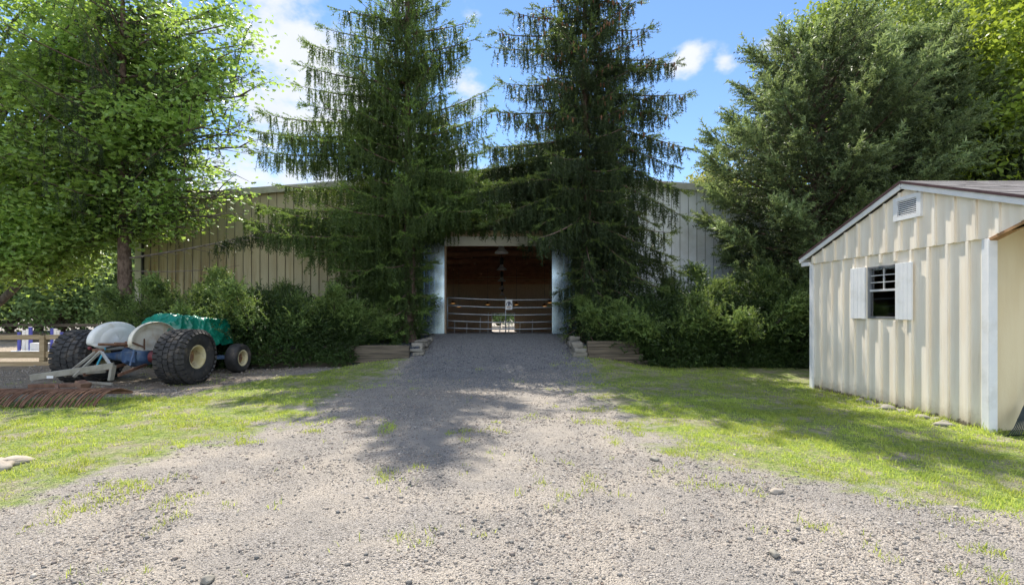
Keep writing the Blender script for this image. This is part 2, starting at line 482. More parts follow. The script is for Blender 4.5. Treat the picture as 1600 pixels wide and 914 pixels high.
def shed_paint():
    """cream paint: faint vertical weathering, grime splashed up from the ground, rot at the foot"""
    m, t, n, l, out = nt('cream_siding')
    p = n.new('ShaderNodeBsdfPrincipled'); l.new(p.outputs[0], out.inputs[0])
    tcn = n.new('ShaderNodeTexCoord'); sp = n.new('ShaderNodeSeparateXYZ'); l.new(tcn.outputs['Object'], sp.inputs[0])
    v = coords(n, l, (3, 3, .45)); v2 = coords(n, l)
    col = mixc(n, l, ramp(n, l, noise(n, l, v, 2.4, 6), .35, .65), (.86, .765, .625), (.91, .84, .72))
    col = mixc(n, l, math_n(n, l, 'MULTIPLY', ramp(n, l, noise(n, l, coords(n, l, (9, 9, .5)), 1.5, 8, .7), .52, .72), .35), col, (.55, .47, .32))
    hgt = math_n(n, l, 'ADD', sp.outputs['Z'], math_n(n, l, 'MULTIPLY', math_n(n, l, 'SUBTRACT', noise(n, l, v2, 7, 8, .7), .5), .34))
    col = mixc(n, l, ramp(n, l, hgt, .30, .02, 0, .55), col, (.36, .29, .19))
    col = mixc(n, l, ramp(n, l, math_n(n, l, 'ADD', sp.outputs['Z'], math_n(n, l, 'MULTIPLY', math_n(n, l, 'SUBTRACT', noise(n, l, v2, 16, 8, .7), .5), .22)), .08, .03, 0, .85), col, (.07, .05, .035))
    l.new(col, p.inputs['Base Color']); p.inputs['Roughness'].default_value = .78
    b = n.new('ShaderNodeBump'); b.inputs['Strength'].default_value = .12; b.inputs['Distance'].default_value = .003
    l.new(noise(n, l, coords(n, l, (1, 1, .25)), 70, 6, .7), b.inputs['Height']); l.new(b.outputs[0], p.inputs['Normal'])
    return m


def glass_material():
    m, t, n, l, out = nt('window_glass')
    fr0 = n.new('ShaderNodeFresnel'); fr0.inputs['IOR'].default_value = 1.5
    fr = n.new('ShaderNodeMath'); fr.operation = 'ADD'; fr.inputs[1].default_value = .17; l.new(fr0.outputs[0], fr.inputs[0])
    tr = n.new('ShaderNodeBsdfTransparent'); tr.inputs['Color'].default_value = (.75, .78, .8, 1)
    gl = n.new('ShaderNodeBsdfGlossy'); gl.inputs['Roughness'].default_value = .03
    mx = n.new('ShaderNodeMixShader'); l.new(fr.outputs[0], mx.inputs[0]); l.new(tr.outputs[0], mx.inputs[1]); l.new(gl.outputs[0], mx.inputs[2]); l.new(mx.outputs[0], out.inputs[0])
    return m


def lamp_glow():
    m, t, n, l, out = nt('warm_lamp')
    e = n.new('ShaderNodeEmission'); e.inputs['Color'].default_value = (1, .5, .16, 1); e.inputs['Strength'].default_value = .4
    l.new(e.outputs[0], out.inputs[0]); return m


M_ground = ground_material()
M_grass = leafy('grass_blades', (.19, .32, .045), (.48, .56, .15), (.80, .80, .12), .46, .9, .6, .25)
M_stone = island_surf('gravel_stones', [(.05, .05, .052), (.13, .12, .115), (.22, .19, .165), (.33, .26, .20), (.5, .45, .39), (.26, .17, .12), (.09, .09, .095)])
M_dstone = island_surf('crushed_stone', [(.04, .046, .06), (.085, .095, .12), (.13, .145, .175), (.065, .072, .09), (.2, .215, .25)])
M_wallstone = island_surf('field_stone', [(.075, .07, .06), (.15, .135, .11), (.21, .19, .15), (.12, .12, .11)], .85, .6, 14)
M_boulder = surf('pale_boulder', (.31, .27, .22), (.40, .355, .30), 6, rough=.85, bump=.6, bscale=18, dirt=(.2, .17, .13), dirt_amt=.5)
M_siding = siding_material()
M_trim = surf('barn_trim', (.42, .42, .36), (.52, .52, .46), 3, rough=.5, dirt=(.2, .18, .12), dirt_amt=.4)
M_roofmetal = surf('roof_metal', (.5, .5, .48), (.6, .6, .58), 2, rough=.4, metal=.4)
M_galv = surf('galvanized_sheet', (.36, .50, .62), (.55, .68, .78), 1.5, (1.5, 1, .35), rough=.24, metal=.92, dirt=(.25, .25, .22), dirt_amt=.25)
M_header = surf('header_metal', (.55, .56, .52), (.65, .66, .62), 2, (.4, 1, 1), rough=.45, dirt=(.3, .27, .2), dirt_amt=.4)
M_headwood = surf('header_board', (.42, .31, .21), (.52, .40, .28), 3, (.3, 1, 6), rough=.7)
M_darkwood = surf('barn_timber', (.44, .22, .125), (.58, .31, .18), 2, (1, .3, 1), rough=.75)
M_ceiling = surf('ceiling_boards', (.34, .19, .12), (.46, .27, .17), 1.5, (.6, .3, 1), rough=.8)
M_kick = surf('kick_boards', (.52, .40, .26), (.62, .50, .34), 3, (8, 8, .5), rough=.75)
M_steel = surf('gate_tube', (.30, .33, .36), (.40, .43, .46), 6, rough=.4, metal=.5)
M_whitepaint = surf('white_paint', (.76, .77, .78), (.82, .82, .82), 5, rough=.55, dirt=(.5, .48, .42), dirt_amt=.35, dirt_scale=3)
M_cream = shed_paint()
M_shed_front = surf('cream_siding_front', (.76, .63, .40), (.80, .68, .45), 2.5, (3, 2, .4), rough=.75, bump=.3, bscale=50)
M_soffit = surf('bare_plywood_edge', (.33, .18, .08), (.45, .27, .14), 8, rough=.8)
M_drip = surf('brown_drip_edge', (.05, .025, .03), (.075, .04, .045), 5, rough=.5)
M_shingle = shingle_material()
M_alum = surf('window_aluminium', (.28, .29, .31), (.36, .37, .39), 4, rough=.4, metal=.6)
M_glass = glass_material()
M_inside = surf('dim_interior', (.3, .26, .2), (.4, .35, .28), 2, rough=.9)
M_curtain = surf('grey_curtain', (.6, .6, .62), (.72, .72, .74), 3, rough=.9)
M_sleeper = surf('old_timber_sleeper', (.075, .062, .047), (.165, .135, .10), 2.5, (.5, 4, 9), rough=.85, bump=.5, bscale=12, dirt=(.04, .035, .03), dirt_amt=.8)
M_fence = surf('weathered_fence_wood', (.33, .24, .13), (.45, .34, .2), 3, (.5, 3, 8), rough=.8, bump=.3, bscale=20, dirt=(.12, .11, .05), dirt_amt=.5)
M_bark = surf('spruce_bark', (.07, .045, .032), (.17, .12, .09), 7, (2, 2, .8), rough=.95, bump=1.0, bscale=18)
M_mbark = surf('maple_bark', (.075, .06, .048), (.15, .125, .10), 6, (2, 2, .5), rough=.95, bump=.9, bscale=14)
M_twig = surf('dead_twig', (.10, .08, .065), (.18, .155, .13), 8, rough=.95)
M_spruce = leafy('norway_spruce_needles', (.034, .070, .022), (.10, .145, .045), (.26, .36, .05), .38, .5, .5, .3)
M_spruce2 = leafy('dark_spruce_needles', (.022, .042, .018), (.060, .088, .034), (.16, .22, .04), .30, .5, .5, .3)
M_wspruce = leafy('white_spruce_needles', (.10, .165, .072), (.30, .37, .16), (.40, .50, .13), .36, .55, .5, .35)
M_lit = leafy('spruce_sunlit_shoots', (.08, .15, .038), (.20, .29, .075), (.38, .52, .06), .40, .5, .5, .3)  # shoots brightened as sunlit tips against the darker hanging needles
M_lit2 = leafy('dark_spruce_sunlit_shoots', (.06, .11, .034), (.15, .20, .06), (.32, .42, .05), .38, .5, .5, .3)  # same sunlit brightening put into the darker tree's shoots
M_wshade = leafy('white_spruce_shaded_needles', (.045, .072, .03), (.12, .165, .07), (.2, .24, .08), .26, .55, .5, .3)  # inner shoots darkened for crown shade; outer ones use the brighter needles
M_yewshade = leafy('yew_shaded_needles', (.022, .05, .014), (.07, .12, .03), (.2, .3, .05), .28, .7, .45, .4)  # bush shell darkened for shade; arm tips use the brighter yew needles
M_cone = surf('spruce_cone', (.13, .06, .03), (.2, .1, .05), 20, rough=.8)
M_yew = leafy('yew_needles', (.070, .135, .035), (.25, .34, .10), (.42, .54, .10), .38, .7, .45, .4)
M_maple = leafy('maple_leaves', (.12, .23, .05), (.29, .42, .12), (.58, .78, .10), .48, .45, .36, .6)
M_dec1 = leafy('ash_leaves', (.08, .14, .035), (.19, .26, .065), (.45, .55, .07), .44, .3, .5, .4)
M_dec2 = leafy('olive_leaves', (.15, .18, .05), (.30, .31, .09), (.5, .5, .1), .42, .3, .5, .4)
M_dec3 = leafy('blue_green_leaves', (.08, .15, .065), (.18, .27, .10), (.40, .55, .14), .45, .3, .5, .4)
M_bright = leafy('bright_leaves', (.13, .21, .03), (.24, .33, .05), (.55, .65, .05), .5, .4, .45, .4)
M_tyre = surf('tyre_rubber', (.022, .022, .023), (.045, .043, .042), 5, rough=.75, bump=.2, bscale=40, dirt=(.17, .135, .10), dirt_amt=.8, dirt_scale=3.5, spec=.45)
M_rim = surf('yellow_rim', (.55, .46, .24), (.66, .60, .40), 4, rough=.5, dirt=(.2, .1, .035), dirt_amt=.95, dirt_scale=4)
M_disc = surf('rust_stained_disc', (.20, .12, .055), (.34, .22, .11), 5, rough=.6, dirt=(.13, .06, .025), dirt_amt=.9, dirt_scale=4)
M_rust = surf('rusty_steel', (.13, .065, .04), (.22, .12, .075), 9, rough=.85, bump=.3, bscale=40, dirt=(.30, .2, .14), dirt_amt=.4)
M_fender = surf('chalky_white_fender', (.66, .66, .62), (.74, .74, .71), 3, rough=.45, dirt=(.42, .33, .18), dirt_amt=.4, dirt_scale=2.2)
M_fender2 = surf('stained_cream_fender', (.64, .60, .50), (.72, .69, .60), 3, rough=.5, dirt=(.4, .25, .09), dirt_amt=.65, dirt_scale=2.6)
M_blue = surf('blue_casting', (.035, .08, .18), (.10, .16, .26), 6, rough=.6, dirt=(.11, .095, .08), dirt_amt=.85, dirt_scale=5)
M_red = surf('faded_red_paint', (.20, .035, .04), (.28, .08, .09), 6, rough=.55, dirt=(.12, .1, .09), dirt_amt=.5)
M_grease = surf('greasy_iron', (.03, .028, .026), (.07, .06, .055), 8, rough=.6)
M_tarp = surf('green_tarpaulin', (.004, .15, .095), (.010, .21, .14), 2, rough=.27, bump=.5, bscale=5, spec=.6)
M_boom = surf('weathered_beige_paint', (.24, .225, .18), (.34, .32, .265), 5, rough=.7, dirt=(.17, .10, .06), dirt_amt=.6, dirt_scale=4)
M_purple = surf('violet_blue_paint', (.06, .07, .36), (.09, .1, .45), 4, rough=.5)
M_rakegreen = surf('dark_rake_metal', (.03, .045, .045), (.06, .075, .075), 8, rough=.5, metal=.3)
M_black = surf('black_iron', (.012, .012, .013), (.025, .025, .027), 6, rough=.45)
M_lampmetal = surf('lamp_reflector', (.8, .8, .8), (.88, .88, .88), 3, rough=.3, metal=.3)
M_warm = lamp_glow()
M_signink = surf('sign_ink', (.06, .07, .12), (.10, .11, .17), 30, rough=.6)
M_signwarm = surf('sign_brown_ink', (.4, .2, .1), (.5, .28, .15), 30, rough=.6)


# ------------------------------------------------------------------ ground
def lines(fine0, fine1, step, coarse):
    return np.array(sorted(set([round(v, 4) for v in np.arange(fine0, fine1 + 1e-6, step)] + list(coarse))))


xs = lines(-13, 9, .11, [-400, -200, -120, -80, -60, -45, -35, -28, -24, -21, -19, -17.5, -16.5, -15.5, -14.6, -13.8, -13.31, -13.29, -2.36, -2.32, 2.15, 2.19, 9.6, 10.3, 11.2, 12.2, 13.29, 13.31, 15, 18, 22, 28, 35, 45, 60, 80, 120, 200, 400])
ys = lines(1.4, 18, .11, [-400, -150, -60, -25, -12, -6, -3, -1, 0, .7, 13.19, 13.22, 13.27, 17.19, 17.21, 18.7, 19.5, 20.5, 22, 24, 26, 28, 30, 34, 38, 44, 50, 56, 62, 68, 76, 90, 120, 200, 450])
GX, GY = np.meshgrid(xs, ys)
GZ = ground_h(GX, GY)
V = np.stack([GX.ravel(), GY.ravel(), GZ.ravel()], 1)
nx, ny = len(xs), len(ys)
ii, jj = np.meshgrid(np.arange(nx - 1), np.arange(ny - 1))
a0 = (jj * nx + ii).ravel()
Fq = np.stack([a0, a0 + 1, a0 + nx + 1, a0 + nx], 1)
ground = mesh_np('ground', V, Fq, M_ground, smooth_shade=True)
tag(ground, kind='structure')
gx, gy = V[:, 0], V[:, 1]


def stone_mask(x, y):
    s = smooth(9.0, 13.2, y + (fbm(x, y, .7, 21) - .5) * 2.0) * (1 - smooth(-.8, .9, np.maximum(DRV_L - x, x - DRV_R)) * (y < 13.15))
    s = np.where(y > 17.3, 0.0, s)
    return s * .95


for nm, arr in (('dirt', smooth(-4.5, -6.5, gx) * smooth(7.6, 9.2, gy) * (1 - smooth(12.8, 13.2, gy))), ('grass', grass_mask(gx, gy)), ('stone', stone_mask(gx, gy)),
                ('arena', np.maximum(smooth(13.2, 13.6, gy) * smooth(-9.6, -10.6, gx) * (1 - smooth(24.5, 26, gy)),
                                     ((gy > 17.4) & (gy < 62) & (np.abs(gx) < 13.3)) * .0 + ((gy > 62) & (gy < 72) & (np.abs(gx) < 8)) * .9))):
    at = ground.data.attributes.new(nm, 'FLOAT', 'POINT'); at.data.foreach_set('value', arr.astype(np.float32))


# ------------------------------------------------------------------ scattering
def frames(d, spin=None):
    d = d / np.linalg.norm(d, axis=1, keepdims=True)
    r = rng.normal(size=d.shape) if spin is None else spin
    a = np.cross(d, r); a /= np.linalg.norm(a, axis=1, keepdims=True) + 1e-9
    b = np.cross(d, a)
    return np.stack([d, a, b], 2)


def yaw_frames(n, tilt=.25):
    t = rng.uniform(0, 2 * PI, n); c, s = np.cos(t), np.sin(t); z = np.zeros(n); o = np.ones(n)
    Y = np.stack([np.stack([c, -s, z], 1), np.stack([s, c, z], 1), np.stack([z, z, o], 1)], 1)
    a = rng.normal(0, tilt, n); c, s = np.cos(a), np.sin(a)
    T = np.stack([np.stack([o, z, z], 1), np.stack([z, c, -s], 1), np.stack([z, s, c], 1)], 1)
    return Y @ T


def scatter(tmpl, P, Rm, S):
    tv, tf = tmpl
    n = len(P)
    Vv = np.einsum('nij,kj->nki', Rm, tv) * np.asarray(S).reshape(n, 1, 1) + P[:, None, :]
    Ff = tf[None] + (np.arange(n) * len(tv))[:, None, None]
    return Vv.reshape(-1, 3), Ff.reshape(-1, tf.shape[1])


def join(parts):
    Vs, Fs, b = [], [], 0
    if not any(len(v) for v, f in parts): return np.zeros((0, 3)), np.zeros((0, 3), int)
    for v, f in parts:
        if len(v) == 0: continue
        Vs.append(v); Fs.append(f + b); b += len(v)
    return np.concatenate(Vs), np.concatenate(Fs)


def multi(tmpls, P, Rm, S):
    k = rng.integers(0, len(tmpls), len(P)); S = np.broadcast_to(S, (len(P),))
    return join([scatter(t, P[k == i], Rm[k == i], S[k == i]) for i, t in enumerate(tmpls) if (k == i).any()])


def needles(axis_pts, per, ln, wd, tilt, g, spread=PI):
    """needle-bundle triangles about a twig polyline"""
    V, F = [], []
    axis_pts = np.asarray(axis_pts, float)
    for i in range(len(axis_pts) - 1):
        p, q = axis_pts[i], axis_pts[i + 1]
        d = (q - p) / (np.linalg.norm(q - p) + 1e-9)
        for k in range(per):
            r = g.normal(size=3); side = r - d * r.dot(d); side /= np.linalg.norm(side) + 1e-9
            nd = d * math.cos(tilt) + side * math.sin(tilt)
            wv = np.cross(nd, g.normal(size=3)); wv /= np.linalg.norm(wv) + 1e-9
            o = p + (q - p) * g.random(); L = ln * g.uniform(.75, 1.25)
            b = len(V); V += [o - wv * wd / 2, o + wv * wd / 2, o + nd * L]; F.append((b, b + 1, b + 2))
    return V, F


def twig_tmpl(L, per_m, ln, wd, tilt, core, g, axis='z', curve=.12):
    n = max(3, int(L / .07)); t = np.linspace(0, 1, n + 1)
    bx, by = g.normal(0, curve * L, 2)
    if axis == 'z': pts = np.stack([bx * t * t, by * t * t, -L * t], 1)
    else: pts = np.stack([L * t, bx * t * t, by * t * t], 1)
    V, F = needles(pts, max(1, int(round(per_m * L / n))), ln, wd, tilt, g)
    for i in range(n):                                              # the twig itself, a thin tapering three-sided strip
        b = len(V); w1 = core * (1 - .7 * i / n)
        off = np.array([w1, 0, 0]) if axis == 'z' else np.array([0, w1, 0])
        V += [pts[i] - off, pts[i] + off, pts[i + 1]]; F.append((b, b + 1, b + 2))
    return np.array(V), np.array(F)


g0 = np.random.default_rng(5)
HANG = {k: [twig_tmpl(L, 52, .075, .024, 1.0, .016, g0) for _ in range(4)] for k, L in (('s', .28), ('m', .5), ('l', .8))}
SHOOT = [twig_tmpl(.30, 74, .065, .020, .95, .012, g0, 'x', .08) for _ in range(5)]
WSHOOT = [twig_tmpl(.30, 95, .052, .019, 1.0, .016, g0, 'x', .06) for _ in range(6)]
WBIG = [twig_tmpl(.42, 78, .085, .030, .95, .022, g0, 'x', .05) for _ in range(6)]
YSHOOT = [twig_tmpl(.24, 80, .050, .019, 1.05, .010, g0, 'x', .15) for _ in range(6)]


def maple_leaf(g):
    """five-lobed blade, folded a little along the midrib"""
    pts = [(0, 0), (.25, .18), (.5, .42), (.52, .16), (.72, .26), (1.0, 0), (.72, -.26), (.52, -.16), (.5, -.42), (.25, -.18)]
    f = g.uniform(.15, .5)
    V = np.array([(x, y, abs(y) * f - .18 * x * x) for x, y in pts])
    return V, np.array([(0, 1, 3), (1, 2, 3), (0, 3, 5), (3, 4, 5), (0, 5, 7), (5, 6, 7), (0, 7, 9), (7, 8, 9)])


MLEAF = [maple_leaf(g0) for _ in range(5)]


def leaf_clump(g, n=9, size=.16, spread=.3):
    V, F = [], []
    for i in range(n):
        o = g.normal(0, spread, 3) * (1, 1, .6); u = g.normal(size=3); u[2] = u[2] * .5 - .2; u /= np.linalg.norm(u)
        v = np.cross(u, g.normal(size=3)); v /= np.linalg.norm(v); s = size * g.uniform(.7, 1.3); b = len(V)
        V += [o, o + u * s * .5 + v * s * .33, o + u * s, o + u * s * .5 - v * s * .33]; F += [(b, b + 1, b + 2), (b, b + 2, b + 3)]
    return np.array(V), np.array(F)


CLUMP = [leaf_clump(g0) for _ in range(6)]


# ------------------------------------------------------------------ Norway spruces
def branch_path(p0, az, L, s, c, n=10):
    t = np.linspace(0, 1, n)
    return np.stack([p0[0] + math.cos(az) * L * t, p0[1] + math.sin(az) * L * t, p0[2] + L * (s * t + c * t * t)], 1)


def norway(root, H, branches, mat, trunk_r, hang=1.0, cones=0, dens=1.0, wide=1.0):
    """branches: list of (z, azimuth, length, slope, upturn) in the tree's own space"""
    tr = MB()
    zz = [-.2, .15, .6, 1.5, H * .3, H * .55, H * .8, H]
    rr = [trunk_r * 1.45, trunk_r * 1.2, trunk_r, trunk_r * .93, trunk_r * .74, trunk_r * .5, trunk_r * .24, .015]
    tr.tube([(.05 * math.sin(z * .5), .04 * math.cos(z * .7), z) for z in zz], rr, 12)
    wood = tr; parts = []; lit_shoots = []; conepos = []
    for (z, az, L, s, c, *bd) in branches:
        path = branch_path((0, 0, z), az, L, s, c)
        wood.tube(path, list(np.linspace(.012 + .012 * L, .006, len(path))), 5, False)
        n = int((14 + 22 * L + 9 * L * L) * dens * (bd[0] if bd else .9) * (.72 if z > H * .62 else 1))
        t = 1 - (1 - .10) * np.sqrt(rng.random(n)) if L > 1.2 else rng.uniform(.1, 1, n)
        t = np.where(rng.random(n) < .45, rng.uniform(.12, 1, n), t)
        P = np.stack([np.interp(t, np.linspace(0, 1, len(path)), path[:, k]) for k in range(3)], 1)
        wl_ = (.13 + .20 * L * (1 - t) * np.minimum(1, t * 3)) * wide
        u = np.clip(rng.normal(0, .5, n), -1, 1) * wl_
        side = np.array([-math.sin(az), math.cos(az), 0]); fwd = np.array([math.cos(az), math.sin(az), 0])
        P = P + side * u[:, None] + fwd * (np.abs(u) * .35)[:, None]
        P[:, 2] -= np.abs(u) * .22
        kind = rng.random(n)
        hl = (.48 + .5 * (1 - t)) * hang * min(1.0, .45 + L * .2)
        # hanging branchlets
        mk = (kind < .76) & (t < .97)
        for key, lo, hi in (('s', 0, .42), ('m', .42, .78), ('l', .78, 9)):
            v = hl * rng.uniform(.55, 1.2, n); sel = mk & (v >= lo) & (v < hi)
            if sel.any(): parts.append(multi(HANG[key], P[sel], yaw_frames(sel.sum(), .16), rng.uniform(.85, 1.2, sel.sum())))
        # shoots along the top and at the tip
        sel = ~mk
        d = fwd + side * (np.sign(u) * rng.uniform(.2, 1.0, n))[:, None]; d[:, 2] = s + 2 * c * t + rng.normal(.05, .25, n)
        lit_shoots.append(multi(SHOOT, P[sel], frames(d[sel]), rng.uniform(.7, 1.25, sel.sum())))
        e = np.repeat(path[-1:], 5, 0); dd = np.repeat(fwd[None], 5, 0) + rng.normal(0, .35, (5, 3)); dd[:, 2] += s + 2 * c
        lit_shoots.append(multi(SHOOT, e, frames(dd), rng.uniform(.7, 1.1, 5)))
        if cones and z > H * .45:
            for q in range(int(cones * L)):
                k = rng.integers(0, n)
                if t[k] > .4: conepos.append(P[k])
    # leader
    zz = np.linspace(H - 1.2, H, 26); P = np.stack([np.zeros(26), np.zeros(26), zz], 1)
    d = np.stack([np.cos(zz * 40), np.sin(zz * 40), np.full(26, .7)], 1)
    parts.append(multi(SHOOT, P, frames(d), np.linspace(1.1, .5, 26)))
    wood.build('trunk', M_bark, root, True)
    Vv, Ff = join(parts)
    mesh_np('crown', Vv, Ff, mat, root)
    mesh_np('sunlit_shoots', *join(lit_shoots), M_lit if mat is M_spruce else M_lit2, root)
    if conepos:
        cm = MB()
        for p in conepos: cm.tube([(p[0], p[1], p[2] - .02), (p[0], p[1], p[2] - .09), (p[0], p[1], p[2] - .16)], [.018, .028, .010], 5)
        cn = cm.build('cones', M_cone, root); cn['kind'] = 'stuff'
    return len(Ff)


def whorls(z0, z1, step, rad, slope, up, keep=None, n=6):
    out = []; z = z0; a = 0.3
    while z < z1:
        k = n if z < z1 * .8 else n - 1
        for i in range(k):
            az = a + 2 * PI * i / k + random.uniform(-.3, .3)
            L = rad(z, az) * random.uniform(.55, 1.12)
            zz = z + random.uniform(-.11, .11)
            if L > .25 and (keep is None or keep(zz, az, L)): out.append((zz, az, L, slope(zz) + random.uniform(-.07, .07), up(zz)))
        z += step * random.uniform(.85, 1.15); a += 1.1
    return out


def px_branch(bx, by, z0, tipx, tipy, zstart, upturn, dn=1.35, dy=0.0):
    """a branch whose tip stands at a given point; zstart is its height on the trunk above the tree's base"""
    Y = by + dy; X = wx(tipx, Y); Z = wz(tipy, Y)
    dx, dyy = X - bx, Y - by
    L = math.hypot(dx, dyy); dz = Z - z0 - zstart
    return (zstart, math.atan2(dyy, dx), L, dz / L - upturn, upturn, dn)


SP_Y = 15.0
lx, rx = wx(638, SP_Y), wx(915, SP_Y)
zb = .54
t1 = thing('spruce_tree', 'tall drooping spruce with bare trunk beside the left leaf of the barn door', 'tree', (lx, SP_Y, zb), group='spruces flanking the barn door')


def radL(z, az):
    base = np.interp(z, [.2, 1.5, 3, 5, 6.5, 8, 10, 12, 14.4], [1.9, 2.5, 2.7, 2.7, 2.3, 1.8, 1.35, .9, .2])
    if z < 3.6: base *= .34 if math.cos(az) > .25 else (1.0 if math.cos(az) < -.2 else .65)
    elif math.cos(az) > .2 and z < 6: base *= .85
    return float(base)


brL = whorls(.7, 14.2, .50, radL, lambda z: float(np.interp(z, [0, 3, 6, 8.5, 11, 14], [-.42, -.30, -.16, .08, .35, .8])), lambda z: float(np.interp(z, [0, 6, 10, 14], [.14, .2, .18, .05])))
for q in [(395, 236, 6.4, .22), (398, 205, 6.9, .22), (412, 178, 7.3, .25), (470, 103, 8.3, .15), (480, 70, 8.9, .1), (527, 15, 10.3, .1), (742, 62, 9.2, .1), (735, 35, 9.9, .1), (765, 140, 7.2, .2), (372, 342, 4.1, .25), (395, 318, 4.6, .25), (420, 330, 4.3, .25), (560, 20, 10.2, .1), (470, 135, 7.9, .2), (440, 290, 5.2, .2), (455, 250, 6.0, .2), (450, 215, 6.6, .2), (480, 165, 7.5, .2), (505, 45, 9.6, .1), (690, 8, 10.6, .1), (720, 90, 8.6, .15), (765, 175, 6.5, .2), (760, 215, 5.9, .2), (770, 260, 5.2, .2), (755, 300, 4.6, .15), (740, 330, 4.3, .1), (720, 332, 4.6, .12, 2.2), (742, 300, 5.0, .15, 2.2), (700, 345, 4.2, .1, 2.2), (735, 268, 5.6, .15, 2.2), (750, 240, 6.0, .15, 2), (760, 320, 4.9, .12, 2.2), (775, 288, 5.5, .12, 2.6), (782, 322, 5.0, .1, 2.6), (768, 348, 4.6, .08, 2.6), (690, 300, 4.8, .1, 2.2), (715, 300, 5.2, .1, 2.2), (560, 430, 2.9, 0, 2), (530, 380, 3.6, .05, 2), (540, 480, 2.1, 0, 2), (590, 500, 1.7, 0, 2), (520, 440, 2.7, 0, 2), (600, 400, 3.4, 0, 2), (400, 360, 3.6, .2), (480, 400, 2.9, .05), (470, 470, 2.1, 0), (500, 520, 1.4, 0)]:
    brL.append(px_branch(lx, SP_Y, zb, q[0], q[1], q[2], q[3], q[4] if len(q) > 4 else 1.35, random.uniform(-1.3, .3)))
nL = norway(t1, 14.6, brL, M_spruce, .21, 1.0, 0)

t2 = thing('spruce_tree', 'darker spruce hung with brown cones beside the right leaf of the barn door', 'tree', (rx, SP_Y, zb), group='spruces flanking the barn door')


def radR(z, az):
    base = np.interp(z, [.2, 1.5, 3, 5, 7, 9, 11, 13, 15], [2.0, 2.3, 2.5, 2.5, 2.35, 2.0, 1.6, 1.15, .3])
    if z < 3.6: base *= .34 if math.cos(az) < -.2 else (1.05 if math.cos(az) > .2 else .7)
    if math.cos(az) < -.3 and 6 < z < 11: base *= 1.02
    return float(base)


brR = whorls(.7, 14.6, .48, radR, lambda z: float(np.interp(z, [0, 3, 6, 9, 12, 15], [-.55, -.55, -.40, -.22, .1, .7])), lambda z: float(np.interp(z, [0, 6, 10, 14], [.1, .18, .2, .1])))
for q in [(1075, 148, 8.1, .15), (1057, 98, 9.0, .2), (1074, 232, 7.2, .05), (1066, 338, 5.6, -.05), (1045, 90, 9.2, .2), (775, 52, 10.0, .2), (768, 75, 9.6, .2), (995, 5, 11.0, .15), (770, 175, 7.6, .2), (1068, 300, 6.2, 0), (1040, 440, 3.2, 0), (1060, 425, 3.6, 0), (1020, 480, 2.6, 0), (1035, 530, 1.8, 0), (760, 230, 6.6, .1), (765, 290, 5.6, .05), (790, 330, 4.9, 0), (1050, 180, 7.6, .1), (1055, 260, 6.7, .0), (1040, 290, 6.0, 0), (1040, 375, 4.6, 0), (800, 20, 10.4, .2), (1010, 45, 10.1, .2), (785, 130, 8.4, .2), (800, 330, 5.2, .05, 2.2), (825, 345, 4.9, .0, 2.2), (780, 305, 5.6, .1, 2.2), (775, 262, 6.1, .12, 2.2), (845, 352, 4.7, 0, 2.2), (768, 232, 6.6, .12, 2), (870, 350, 4.6, 0, 2), (1045, 400, 3.9, 0, 1.8), (1030, 450, 2.9, 0, 1.8), (1035, 500, 2.2, 0, 1.8), (1000, 540, 1.4, 0, 1.8), (970, 470, 2.6, 0, 2), (985, 415, 3.6, 0, 2), (960, 520, 1.6, 0, 2), (1020, 350, 5.0, 0, 1.8), (905, 400, 3.9, 0, 2), (895, 360, 4.4, 0, 2.2), (742, 300, 5.9, .1, 2.6), (738, 338, 5.4, .08, 2.6), (748, 268, 6.3, .1, 2.6), (760, 350, 5.0, .1, 2.2), (790, 352, 5.0, .05, 2.2)]:
    brR.append(px_branch(rx, SP_Y, zb, q[0], q[1], q[2], q[3], q[4] if len(q) > 4 else 1.35, random.uniform(-1.3, .3)))
nR = norway(t2, 15.0, brR, M_spruce2, .22, 1.05, 7.0)

# spruce at the barn's left corner: bare lower trunk, one long half-dead limb to the right
t3x, t3y = wx(193, 14.5), 14.5
t3 = thing('spruce_tree', 'spruce behind the maple with straight bare trunk at the left barn corner', 'tree', (t3x, t3y, gz(t3x, t3y) - .02))
br3 = whorls(4.2, 13.5, .5, lambda z, az: float(np.interp(z, [4, 6, 9, 13.6], [2.6, 3.0, 2.5, .2])), lambda z: float(np.interp(z, [4, 9, 13], [-.2, .0, .5])), lambda z: .2)
for q in [(385, 85, 8.0, .1), (392, 128, 7.2, .12), (388, 205, 5.9, .12), (425, 374, 2.9, .06)]:
    br3.append(px_branch(t3x, t3y, 0, q[0], q[1], q[2], q[3], 1.35, -.3))
last = br3.pop()
norway(t3, 14.0, br3, M_spruce2, .21, .7, 0, .3)
lp = branch_path((0, 0, last[0]), last[1], last[2], last[3], last[4], 14)
db = MB(); db.tube(lp, list(np.linspace(.035, .012, 14)), 6, False)
for k in range(2, 13):
    p = Vector(lp[k]); s_ = random.choice((-1, 1))
    db.tube([p, p + Vector((.35, .2 * s_, -.08)), p + Vector((.6, .35 * s_, -.16 + random.uniform(-.1, .1)))], [.012, .008, .004], 4, False)
lp2 = branch_path((0, 0, 2.55), last[1] + .05, 3.6, -.08, .12, 8)
db.tube(lp2, list(np.linspace(.02, .006, 8)), 5, False)
db.build('dead_limb', M_twig, t3)
tt = rng.uniform(.62, 1, 130)
P = np.stack([np.interp(tt, np.linspace(0, 1, 14), lp[:, k]) for k in range(3)], 1) + rng.normal(0, .09, (130, 3)) * (.4, 1, .4)
mesh_np('limb_needles', *join([multi(HANG['m'], P[:80], yaw_frames(80, .3), rng.uniform(.6, 1.0, 80)), multi(HANG['s'], P[80:], yaw_frames(50, .6), rng.uniform(.8, 1.2, 50))]), M_spruce2, t3)


